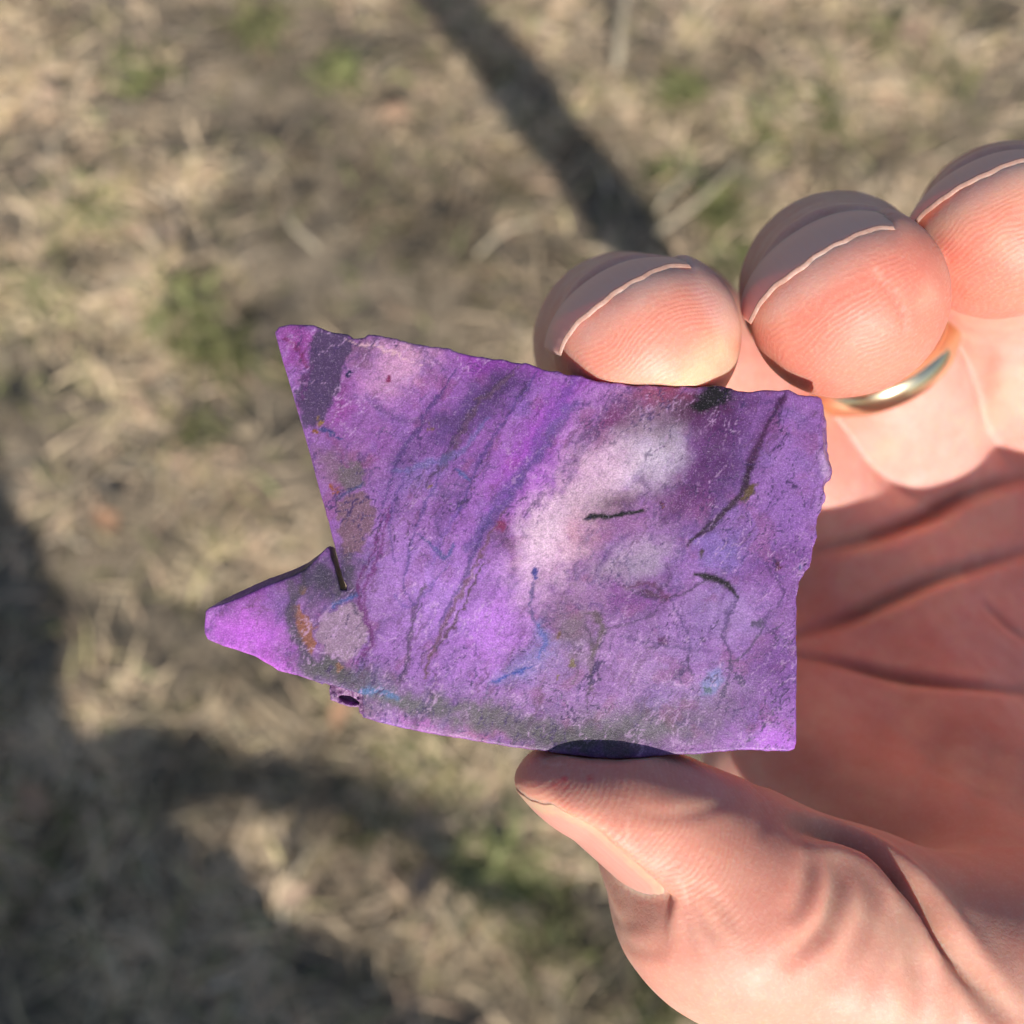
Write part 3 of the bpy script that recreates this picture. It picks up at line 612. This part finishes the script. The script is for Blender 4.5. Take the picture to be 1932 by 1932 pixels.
for sc, sd, w_, col_ in ((.22, 89, .85, (58, 34, 92)), (.4, 81, .85, (54, 30, 84)), (.7, 83, .8, (58, 34, 96)), (1.2, 85, .35, (64, 40, 88)), (.6, 87, .5, (190, 150, 210))):
    rg = 1 - np.abs(fbm(np.stack([pr * .55, qr], 1) * sc + wob * .6, 4, sd) - .5) * 2
    blend(ss(.972 + .01 * (sc < .5), .992, rg) * w_ * ss(.40, .6, fbm(SV[:, :2] * .14, 2, sd + 1)) * (1 - .75 * np.exp(-(((u - 1130) / 150) ** 2 + ((v - 930) / 120) ** 2)) ) * ss(470, 600, u), col_)
lum = C @ np.array([.3, .5, .2]); C = np.clip(lum[:, None] + (C - lum[:, None]) * .94, .004, 1) * np.array([.80, .82, .72])
t = NT('purple_stone')
pig = t.attr('pigment', True); tc = t.n('ShaderNodeTexCoord').outputs['Object']
g1 = t.tex(6500, 2, .7, tc); g2 = t.tex(2300, 3, .6, tc)
fx = t.n('ShaderNodeMapping', i={'Vector': tc, 'Scale': (1, .22, 1), 'Rotation': (0, 0, .6)}).outputs[0]
f1 = t.tex(7500, 1, .5, fx)
fy = t.n('ShaderNodeMapping', i={'Vector': tc, 'Scale': (.22, 1, 1), 'Rotation': (0, 0, .3)}).outputs[0]
f2 = t.tex(6800, 1, .5, fy)
gr = t.math('ADD', t.math('MULTIPLY', t.ramp(g1, [(.36, 0), (.66, 1)]), .42), t.math('MULTIPLY', t.ramp(g2, [(.34, 0), (.66, 1)]), .22))
vm = t.n('ShaderNodeVectorMath', operation='SCALE', i={0: pig, 'Scale': t.math('ADD', gr, .68)}).outputs[0]
c = t.mix(t.math('MULTIPLY', t.ramp(g1, [(.60, 0), (.70, 1)]), .15), vm, (.55, .46, .62))
c = t.mix(t.math('MULTIPLY', t.ramp(f1, [(.66, 0), (.72, 1)]), .12), c, (.55, .46, .62))
c = t.mix(t.math('MULTIPLY', t.ramp(f2, [(.68, 0), (.74, 1)]), .10), c, (.55, .46, .62))
t.l(c, t.b.inputs['Base Color']); t.b.inputs['Roughness'].default_value = .42
t.b.inputs['Specular IOR Level'].default_value = .3
t.b.inputs['Subsurface Weight'].default_value = .5; t.b.inputs['Subsurface Radius'].default_value = (.8, .5, 1.0); t.b.inputs['Subsurface Scale'].default_value = .0010
hh = t.math('ADD', g1, t.math('MULTIPLY', g2, .6))
t.l(t.bump(hh, .38, .00009), t.b.inputs['Normal'])
stone = mesh_np('stone_slab', TW(SV), SQ, t.m, base=TW((0, 0, -THK / 2)), cols={'pigment': C})
tag(stone, 'rough sawn slab of veined purple stone with a notched pointed tail, pinched in the fingers', 'stone slab')

# ================================================================ HAND
TH = dict(cmc=np.array([92., -70, -32]), mcp=np.array([52., -50, -9]), ip=PX(1402, 1706, -3.8), tip=PX(1088, 1522, -3.1))
FI = {  # knuckle, middle joint, end joint, centre of the fingertip ball, radii, nail-side direction
    'index':  dict(m=np.array([50., -8, -60]), p=np.array([21.5, 23.5, -46]), d=np.array([12.6, 19.4, -23.5]), t=PX(1220, 640, -6), r=(12.2, 9.9, 9.7, 8.2), up=(-.55, .83, 0)),
    'middle': dict(m=np.array([64., 3, -68]), p=np.array([44., 29, -42]), d=PX(1572, 540, -21), t=PX(1598, 568, -4), r=(12.2, 10.0, 9.9, 8.4), up=(-.54, .84, 0)),
    'ring':   dict(m=np.array([82., 8, -72]), p=np.array([66.5, 31, -45]), d=PX(1890, 430, -25), t=PX(1893, 432, -8), r=(11.8, 9.6, 9.2, 7.9), up=(-.45, .9, 0)),
    'little': dict(m=np.array([95., 26, -66]), p=np.array([88., 44, -46]), d=np.array([80., 46, -27]), t=np.array([73., 45., -14]), r=(11, 8.6, 8.0, 6.9), up=(-.3, .95, 0)),
}
WR = np.array([118., -58, -52])
TH_UP = (-.52, -.83, .07)
NAILS = {}
def frame(tip, joint, up):
    a = nrm(tip - joint); d = np.array(up, float); d = nrm(d - (d @ a) * a); return np.stack([np.cross(a, d), a, d])   # l, a, d
for k, f in FI.items():
    r = f['r'][3]; fr = frame(f['t'], f['d'], f['up'])
    NAILS[k] = dict(o=f['t'] + fr[0] * .9, fr=fr, w=r * .94, back=-4.0, front=r * .76, h0=r * .95 - .1, slope=(f['r'][2] - r) / np.linalg.norm(f['t'] - f['d']), Rc=r * 1.9, dip=.036, q=1.1)
fr = frame(TH['tip'], TH['ip'], TH_UP)
NAILS['thumb'] = dict(o=TH['tip'], fr=fr, w=7.4, back=-6.5, front=5.9, h0=2.75, slope=.0, Rc=10.5, dip=.036, rise=.2, skew=-3.4, q=.5)
def nail_h(N, l, s): return N['h0'] - N['slope'] * s - l * l / (2 * N['Rc']) - N['dip'] * np.maximum(s, 0) ** 2 - N.get('q', 0) * (l / N['w']) ** 4 + N.get('rise', 0) * np.maximum(-s - 1, 0)
def nail_fp(N, l, s):               # footprint: rounded at the root
    ex = 3.2; w = N['w'] - .04 * np.maximum(-s, 0)
    return np.hypot(np.maximum(np.abs(l) - (w - ex), 0), np.maximum(N['back'] + N.get('skew', 0) * np.clip(l / N['w'], -1, 1) + ex - s, 0)) - ex
def in_box(P, pts, pad):
    pts = np.array(pts); lo = pts.min(0) - pad; hi = pts.max(0) + pad
    return ((P > lo) & (P < hi)).all(1)
def grp(P, pts, pad, fn):
    m = in_box(P, pts, pad); out = np.full(len(P), 60, F)
    if m.any(): out[m] = fn(P[m])
    return out
def cut_nail(Q, f, N):
    q = (Q - N['o'].astype(F)) @ N['fr'].T.astype(F); l, s, d = q.T
    th = N is NAILS['thumb']; un = np.clip(l / N['w'], -1, 1); wN = N['w'] * (1 - (.16 if th else .05) * np.clip((s - .5) / 4.5, 0, 1)) - .15
    fp = nail_fp(N, l, s); bk = N['back'] + N.get('skew', 0) * np.clip(l / N['w'], -1, 1); pr = np.maximum(bk - s, 0); la = np.maximum(np.abs(l) - wN, 0); cutd = (d - nail_h(N, l, s) + .12 - ((1.6 + 2.2 * ss(-.2, .9, un)) if th else 1.1) * pr - .25 * pr ** 2 - (1.2 if th else 2.2) * la) * .45
    f = np.where((fp < 13) & (d > -3) & (s > -30), -smin(-f, -cutd.astype(F), (.5 + 2.6 * ss(0, 2.5, pr)).astype(F) if th else F(.8)), f)
    return f
def finger_f(P, k):
    f = FI[k]; m, p, d, t = f['m'], f['p'], f['d'], f['t']; rm, rp, rd, rt = f['r']; fr = NAILS[k]['fr']
    def fn(Q):
        x = rcone(Q, m, m + (p - m) * .55, rm, rp * 1.03)
        x = smin(x, rcone(Q, m + (p - m) * .45, p, rp * 1.05, rp * .98), 3)
        x = smin(x, rcone(Q, p, p + (d - p) * .55, rp, rp * .97), 2.5)
        x = smin(x, rcone(Q, p + (d - p) * .5, d, rp * .97, rd * .97), 2.5)
        x = smin(x, rcone(Q, d, t, rd, rt), 2.2)
        x = smin(x, ellip(Q, t - fr[2] * .5 - fr[1] * 1.4, fr, (rt * 1.10, rt * 1.10, rt * 1.02)), 2.5)     # pulp
        return cut_nail(Q, x, NAILS[k])
    return grp(P, [m, p, d, t], 18, fn)
def thumb_f(P):
    cmc, mcp, ip, tip = TH['cmc'], TH['mcp'], TH['ip'], TH['tip']; fr = NAILS['thumb']['fr']
    def fn(Q):
        x = rcone(Q, cmc, mcp, 18, 14.5)
        x = smin(x, ellip(Q, (75, -48, -10), np.eye(3), (19, 16, 13)), 9)                    # ball of the thumb
        x = smin(x, rcone(Q, mcp, ip + (mcp - ip) * .3, 12.8, 10.3), 5)
        x = smin(x, rcone(Q, ip + (mcp - ip) * .35, ip, 10.4, 10.3), 3)
        x = smin(x, rcone(Q, ip, ip + (tip - ip) * .55, 10.2, 6.1), 3)
        x = smin(x, ellip(Q, tip + fr[1] * -1.4 - fr[2] * .3, fr, (8.6, 8.1, 6.0)), 3)
        x = smin(x, ellip(Q, (ip + tip) / 2 - fr[2] * 3.0 + fr[0] * .3, fr, (8.6, 11.0, 6.6)), 4)       # pulp against the stone
        x = smin(x, ellip(Q, ip + fr[2] * 2.2, fr, (8.5, 7.5, 7.8)), 4)                      # knuckle
        x = smin(x, ellip(Q, PX(1290, 1718, -4.5), fr, (7.6, 6.0, 5.0)), 5)                    # skin behind the nail
        return cut_nail(Q, x, NAILS['thumb'])
    return grp(P, [cmc, mcp, ip, tip], 26, fn)
PALM_PTS = [f['m'] for f in FI.values()] + [np.array([40., -40, -40]), WR, TH['cmc'], np.array([190., -130, -50])]
def palm_f(P):
    def fn(Q):
        w = [WR + np.array(o) for o in ((-9, -9, 2), (-3, -3, 0), (3, 3, 0), (9, 9, 1))]
        x = None
        for (k, f), b in zip(FI.items(), w):
            y = rcone(Q, f['m'] + [0, 0, -.5], b, 13.0, 13.5); x = y if x is None else smin(x, y, 9)
        # distal pads under the fingers, heel of the hand, web to the thumb
        for a, b in (('index', 'middle'), ('middle', 'ring'), ('ring', 'little')):
            c = (FI[a]['m'] + FI[b]['m']) / 2 + [3, -4, 5.0]; x = smin(x, ellip(Q, c, np.eye(3), (8.5, 8.5, 8.0)), 6)
        x = smin(x, rcone(Q, FI['little']['m'] + [8, -20, 3], WR + [16, 6, 5], 13, 15), 9)
        x = smin(x, rcone(Q, FI['index']['m'] + [2, -8, 2], TH['mcp'] + [14, -2, -14], 10.5, 11), 8)
        x = smin(x, rcone(Q, FI['index']['m'] + [10, -14, 0], TH['cmc'] + [-8, 6, -6], 12, 15), 8)
        x = smin(x, rcone(Q, FI['index']['m'] + [-6, -6, -2], [36, -34, -42], 10, 9.5), 7)
        x = smin(x, rcone(Q, [36, -34, -42], TH['mcp'] + [4, 4, -8], 9.5, 11), 6)
        x = smin(x, rcone(Q, [44, -30, -52], TH['mcp'] + [14, 4, -22], 10, 12), 8)
        x = smin(x, rcone(Q, WR, [165, -105, -50], 22, 26), 14)
        x = smin(x, rcone(Q, [165, -105, -50], [190, -130, -50], 26, 27), 8)
        return x
    return grp(P, PALM_PTS, 34, fn)
def hand_f(P):
    P = np.asarray(P, F)
    x = palm_f(P)
    fs = None
    for k in FI:
        y = finger_f(P, k); fs = y if fs is None else smin(fs, y, .9)
    x = smin(x, fs, 5.5)
    return smin(x, thumb_f(P), 4.5)
VOX = .45
gx = axis_grid([(-4, VOX), (72, VOX), (92, 1.8), (225, 4)])
gy = axis_grid([(-170, 4), (-72, 1.6), (-56, VOX), (44, VOX), (60, 1.0), (70, 1.5)])
gzh = axis_grid([(-95, 2.5), (-70, 1.2), (-60, .6), (-50, .5), (-12, VOX), (14, VOX)])
HV, HQ = mesh_field(hand_f, gx, gy, gzh, blk=6, lip=1.7)
HV = settle(hand_f, HV, 2, .25)
HN = grad(hand_f, HV, .15); HN /= np.linalg.norm(HN, axis=1, keepdims=True) + 1e-9

# ---- where the slab presses, skin gives way
def sd2g(x, y, e=.12): return np.stack([sd2(x + e, y) - sd2(x - e, y), sd2(x, y + e) - sd2(x, y - e)], 1) / (2 * e)
for _ in range(3):
    dd = sd2(HV[:, 0], HV[:, 1]); zf = ss(7, 2.5, HV[:, 2]) * ss(-12, -7, HV[:, 2])
    near = (zf > 0) & (dd < .10)
    g2 = sd2g(HV[near, 0], HV[near, 1], .8); g2 /= np.linalg.norm(g2, axis=1, keepdims=True) + 1e-9
    HV[near, :2] += g2 * (np.clip(.10 - dd[near], 0, 4) * zf[near])[:, None]

# ---- creases, laid on the skin where the photograph shows them
bvh = BVHTree.FromPolygons([Vector(p) for p in HV], [tuple(q) for q in HQ.tolist()])
def on_skin(px):
    o = Vector((0, 0, DIST)); d = (Vector(PX(*px)) - o).normalized(); h = bvh.ray_cast(o, d)
    return None if h[0] is None else np.array(h[0])
CREASE = [  # photo line, depth mm, half width mm
    ([(1500, 1560), (1522, 1600), (1528, 1650), (1512, 1710), (1490, 1745)], .55, .8), ([(1545, 1575), (1570, 1625), (1578, 1670), (1560, 1740), (1520, 1790), (1480, 1830)], .9, .8),
    ([(1585, 1585), (1625, 1640), (1640, 1700), (1630, 1760), (1600, 1830), (1570, 1880)], .5, 1.1), ([(1650, 1600), (1690, 1680), (1715, 1760), (1730, 1850), (1740, 1935)], .75, .9), ([(1760, 1800), (1800, 1880), (1830, 1960)], .5, .9),
    ([(1690, 1690), (1678, 1760), (1655, 1850), (1640, 1920)], .4, 1.0), ([(1480, 1560), (1560, 1568), (1647, 1605), (1733, 1690), (1786, 1775), (1850, 1870), (1900, 1940)], 2.6, .9),
    ([(1500, 1045), (1640, 1015), (1740, 975), (1850, 925), (2000, 880)], 2.4, .95), ([(1440, 1215), (1600, 1165), (1700, 1120), (1800, 1080), (2000, 1025)], 2.1, .85),
    ([(1440, 1225), (1600, 1255), (1700, 1278), (1800, 1290), (2000, 1315)], 1.3, .75), ([(1850, 1130), (1900, 1180), (1950, 1220)], .6, .6), ([(1870, 630), (1862, 700), (1850, 780)], .5, 1.2), ([(1680, 1330), (1650, 1400), (1640, 1480)], .3, 1.5), ([(1800, 1350), (1760, 1450), (1750, 1560)], .3, 1.5), ([(1900, 1400), (1850, 1500), (1840, 1600)], .35, 1.3),
    ([(1395, 1420), (1430, 1480), (1445, 1530), (1430, 1590)], .25, .7), ([(1130, 1700), (1165, 1735), (1230, 1755)], .16, .6), ([(1160, 1770), (1200, 1790), (1260, 1795)], .16, .7),
    ([(1290, 1670), (1320, 1730), (1360, 1790)], .22, .4), ([(1300, 1660), (1350, 1700), (1400, 1770)], .18, .4), ([(1285, 1690), (1300, 1750), (1320, 1820)], .18, .4),
    ([(1651, 508), (1690, 560), (1709, 610), (1712, 628)], .5, .28), ([(1160, 1420), (1130, 1520), (1135, 1560)], .0, .5), ([(1180, 1525), (1250, 1540), (1340, 1525), (1370, 1505)], .16, .5),
]
disp = np.zeros(len(HV)); pale = np.zeros(len(HV)); deep = np.zeros(len(HV))
for pts, dep, wd in CREASE:
    L = [on_skin(p) for p in smooth_line(pts, 4)]; L = [p for p in L if p is not None]
    if len(L) < 2 or dep == 0: continue
    L = np.array(L); m = in_box(HV, L, 5 * wd + 1); d, t = line_dist(HV[m], L)
    tp = np.sin(np.pi * np.clip(t, 0, 1)) ** .8
    dep = dep * .62 if dep < 1 else dep * .8; wd = wd * 1.15
    disp[m] += tp * (-dep * np.exp(-(d / wd) ** 2) + (.28 if pts[0][1] > 1500 else .05) * dep * np.exp(-((d - 2.1 * wd) / (1.1 * wd)) ** 2))
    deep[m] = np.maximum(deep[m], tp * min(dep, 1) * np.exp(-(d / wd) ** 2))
# gentle unevenness of real skin
disp += (fbm(HV * .16, 3, 51) - .5) * .55 * ss(-14, -30, HV[:, 2]) + (fbm(HV * .35, 2, 52) - .5) * .16
HV = HV + HN * disp[:, None]

# ---- skin tone (blood, callus, painted crease shade, lifted shaded areas), fingerprint ridges
TONE = np.tile(np.array([.62, .325, .25]), (len(HV), 1))
def stain(w, col):
    global TONE
    TONE = TONE + np.clip(w, 0, 1)[:, None] * (np.array(col) - TONE)
phase = np.zeros(len(HV)); ramp_ = np.zeros(len(HV))
for k in FI:
    N = NAILS[k]; q = (HV - N['o']) @ N['fr'].T; l, s, d = q.T
    w = ss(-14, 0, s) * ss(4.2, 1.5, d) * ss(10.8, 9.2, np.abs(l)) * (np.abs(d) < 12) * (s < 14)
    stain(w * (.9 if k != 'index' else .6), (.62, .185, .135))
    stain(ss(2.0, 5.5, d) * ss(-22, -4, s) * ss(10.8, 9.2, np.abs(l)) * (d < 14) * (s < 14) * .55, (.72, .42, .40))      # back of the finger painted lighter to offset its shade
    ph = (d + .028 * l * l * np.sign(1) + .10 * l + .6 * (fbm(HV * .25, 2, 61) - .5) * 4) / .50
    on = w > 0; phase[on] = ph[on]; ramp_[on] = w[on] * ss(8.5, 6.0, np.abs(l))[on]
    if k == 'index': stain(w * ss(-1.5, -5.5, d + .25 * l), (.72, .43, .285))     # pressed pale against the stone
N = NAILS['thumb']; q = (HV - N['o']) @ N['fr'].T; l, s, d = q.T
w = ss(-24, -8, s) * ss(3.5, .5, d) * (s < 14) * (np.abs(l) < 13) * (np.abs(d) < 14)
stain(w * .5, (.67, .27, .19)); ph = (s * 1.0 - .07 * (d + 3) ** 2 + 2.4 * (fbm(HV * .2, 2, 62) - .5)) / .55
on = w > 0; phase[on] = ph[on]; ramp_[on] = w[on] * .9
stain(ss(-10, -14, s) * ss(0, 4, d) * ss(-22, -16, s) * (np.abs(l) < 12) * .5, (.70, .37, .29))
stain(ss(-26, -42, HV[:, 2]) * .7, (.69, .375, .335))  # shadowed palm painted paler and pinker in place of fill light
stain(deep * .9, (.30, .075, .05))  # crease shade put into the tone as dark red
bz = fbm(HV * .12, 3, 71); stain(ss(.5, .68, bz) * .42, (.64, .25, .19)); stain(ss(.48, .32, bz) * .35, (.74, .49, .36))
for pts in ([(1651, 508), (1690, 560), (1709, 610), (1712, 628)], [(1275, 1655), (1290, 1675), (1295, 1700)], [(1410, 1478), (1440, 1500), (1455, 1530)], [(1180, 1545), (1186, 1580)], [(1010, 1420), (1030, 1440), (1060, 1442)]):
    L = [on_skin(p) for p in smooth_line(pts, 3)]; L = [p for p in L if p is not None]
    if len(L) > 1: stain(ss(.34, .08, line_dist(HV, np.array(L))[0]) * .45, (.78, .50, .40))
for (x, y, r) in [(1062, 1470, .34), (1048, 1480, .20), (1062, 1487, .24), (1114, 1467, .26), (1080, 1476, .10)]:
    p = on_skin((x, y))
    if p is not None: stain(ss(r * 1.3, r * .6, np.linalg.norm(HV - p, axis=1)) * .8, (.72, .08, .08))

t = NT('skin')
tone = t.attr('tone', True); tc = t.n('ShaderNodeTexCoord').outputs['Object']
mott = t.tex(420, 4, .6, tc); fine = t.tex(2600, 3, .6, tc)
c = t.mix(t.ramp(mott, [(.35, 0), (.75, .4)]), tone, (.60, .22, .16))
c = t.mix(t.math('MULTIPLY', t.ramp(fine, [(.5, 0), (.8, 1)]), .22), c, (.80, .60, .46))
rs = t.math('SINE', t.math('MULTIPLY', t.attr('phase'), 6.28318)); ra = t.attr('ridge')
rid = t.math('MULTIPLY', rs, ra)
c = t.mix(t.math('MULTIPLY', t.math('ADD', t.math('MULTIPLY', rs, .5), .5), t.math('MULTIPLY', ra, .07)), c, (.80, .46, .36))
t.l(c, t.b.inputs['Base Color'])
t.b.inputs['Subsurface Weight'].default_value = 1.0; t.b.inputs['Subsurface Radius'].default_value = (1.0, .32, .16); t.b.inputs['Subsurface Scale'].default_value = .0021
t.l(t.ramp(mott, [(.3, .46), (.75, .62)]), t.b.inputs['Roughness']); t.b.inputs['Specular IOR Level'].default_value = .42
vo = t.n('ShaderNodeTexVoronoi', feature='DISTANCE_TO_EDGE', i={'Vector': tc, 'Scale': 1900.0, 'Randomness': 1.0}).outputs['Distance']
b1 = t.bump(rid, .16, .00006)
b2 = t.bump(t.ramp(vo, [(0, 0), (.2, 1)]), .14, .00005, b1)
b3 = t.bump(fine, .35, .00010, b2)
t.l(b3, t.b.inputs['Normal'])
hbase = TW((118, -58, -52))
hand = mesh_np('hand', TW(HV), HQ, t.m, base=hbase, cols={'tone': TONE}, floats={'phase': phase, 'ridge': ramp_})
tag(hand, 'bare left hand, palm up, pinching a purple stone slab between thumb and index finger', 'hand')

# ---- nails
t = NT('nail')
al = t.attr('along'); tcn = t.n('ShaderNodeTexCoord').outputs['Object']
c = t.ramp(al, [(0.0, (.70, .46, .39)), (.10, (.72, .42, .36)), (.24, (.84, .45, .40)), (.972, (.80, .44, .38)), (.992, (.36, .215, .175))])  # plate colour raised against shade, free edge lowered against direct sun
c = t.mix(t.attr('sunny'), c, (.60, .285, .235))  # sunlit thumbnail takes a darker copy of the plate colour
c = t.mix(t.math('MULTIPLY', t.attr('cream'), t.ramp(t.tex(1500, 3, .6, tcn), [(.3, .35), (.7, 1)])), c, (.52, .40, .25))
t.l(c, t.b.inputs['Base Color']); t.b.inputs['Roughness'].default_value = .48
t.b.inputs['Subsurface Weight'].default_value = .6; t.b.inputs['Subsurface Radius'].default_value = (1, .5, .35); t.b.inputs['Subsurface Scale'].default_value = .0009
t.l(t.bump(t.math('ADD', t.math('SINE', t.math('MULTIPLY', t.attr('across'), 60)), t.tex(900, 2, .5, tcn)), .12, .00008), t.b.inputs['Normal'])
NAILM = t.m
def nail(k, name):
    N = NAILS[k]; nu, nv = 33, 41; top = []; al = []; ac = []; cr = []
    for side in (0, 1):
        for j in range(nv):
            vv = j / (nv - 1)
            for i in range(nu):
                uu = i / (nu - 1) * 2 - 1
                wd = N['w'] * (1 - .5 * (max(0, .16 - vv) / .16) ** 2.2) * 1.005
                wd *= 1 - (.16 if k == 'thumb' else .05) * max(0, vv - .7) / .3; l = uu * wd
                edge = N['front'] - (.85 if k != 'thumb' else 1.2) * uu * uu * 2.2 + .10 * math.sin(uu * 9 + len(k)) + .07 * math.sin(uu * 23 + 2 * len(k))          # rounded free edge
                bk = N['back'] + N.get('skew', 0) * uu; s = bk - .5 + (edge - bk + .5) * vv
                h = nail_h(N, l, s) - side * (.46 if k != 'thumb' else .45)
                h -= side * 0 + (1 - side) * .12 * max(abs(uu) - .9, 0) * 10 * .3
                if vv < .1: h -= .35 * (.1 - vv) / .1
                cr.append((.8 * max(float(ss(.80, .96, uu)), float(ss(.84, .93, vv))) if k == 'thumb' else 0.0)); top.append(N['o'] + l * N['fr'][0] + s * N['fr'][1] + h * N['fr'][2]); al.append(min(vv, .92) if k == 'thumb' else vv); ac.append(uu)
    n1 = nu * nv; q = []
    for j in range(nv - 1):
        for i in range(nu - 1):
            a = j * nu + i; q.append((a, a + 1, a + nu + 1, a + nu)); q.append((n1 + a, n1 + a + nu, n1 + a + nu + 1, n1 + a + 1))
    ring = [i for i in range(nu)] + [j * nu + nu - 1 for j in range(1, nv)] + [(nv - 1) * nu + i for i in range(nu - 2, -1, -1)] + [j * nu for j in range(nv - 2, 0, -1)]
    for a, b in zip(ring, ring[1:] + ring[:1]): q.append((a, n1 + a, n1 + b, b))
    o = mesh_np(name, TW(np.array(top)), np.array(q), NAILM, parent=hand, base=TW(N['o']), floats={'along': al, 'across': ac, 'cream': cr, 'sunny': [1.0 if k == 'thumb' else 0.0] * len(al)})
    bv = o.modifiers.new('edge', 'BEVEL'); bv.width = .00012; bv.segments = 2; bv.limit_method = 'ANGLE'
    return o
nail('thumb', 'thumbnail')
for k in FI: nail(k, 'fingernail')

# ================================================================ WEDDING BAND
t = NT('gold')
t.b.inputs['Base Color'].default_value = (.86, .74, .50, 1); t.b.inputs['Metallic'].default_value = 1; t.b.inputs['Roughness'].default_value = .22
t.l(t.bump(t.tex(900, 4, .6), .12, .0002), t.b.inputs['Normal'])
f = FI['middle']; axv = nrm(f['m'] - f['p']); cen = f['p'] + axv * 10.4
a1 = nrm(np.cross(axv, [0, 0, 1.])); a2 = np.cross(axv, a1); V = []; n = 96; prof = []
R0, TK, WDB = 10.45, 1.3, 4.2
for i in range(14):
    w = math.pi * i / 13; prof.append((-WDB / 2 * math.cos(w), R0 + TK * math.sin(w) ** .7))
prof += [(WDB / 2 * .9, R0 - .15), (-WDB / 2 * .9, R0 - .15)]
m = len(prof)
for i in range(n):
    w = 2 * math.pi * i / n; rd = a1 * math.cos(w) + a2 * math.sin(w)
    for (x, r) in prof: V.append(cen + axv * x + rd * r)
q = np.array([(i * m + j, i * m + (j + 1) % m, ((i + 1) % n) * m + (j + 1) % m, ((i + 1) % n) * m + j) for i in range(n) for j in range(m)])
o = mesh_np('ring', TW(np.array(V)), q, t.m, base=TW(cen))
tag(o, 'plain polished gold band worn on the finger behind the raised fingertips', 'ring')
print('hand verts', len(HV), 'stone verts', len(SV))
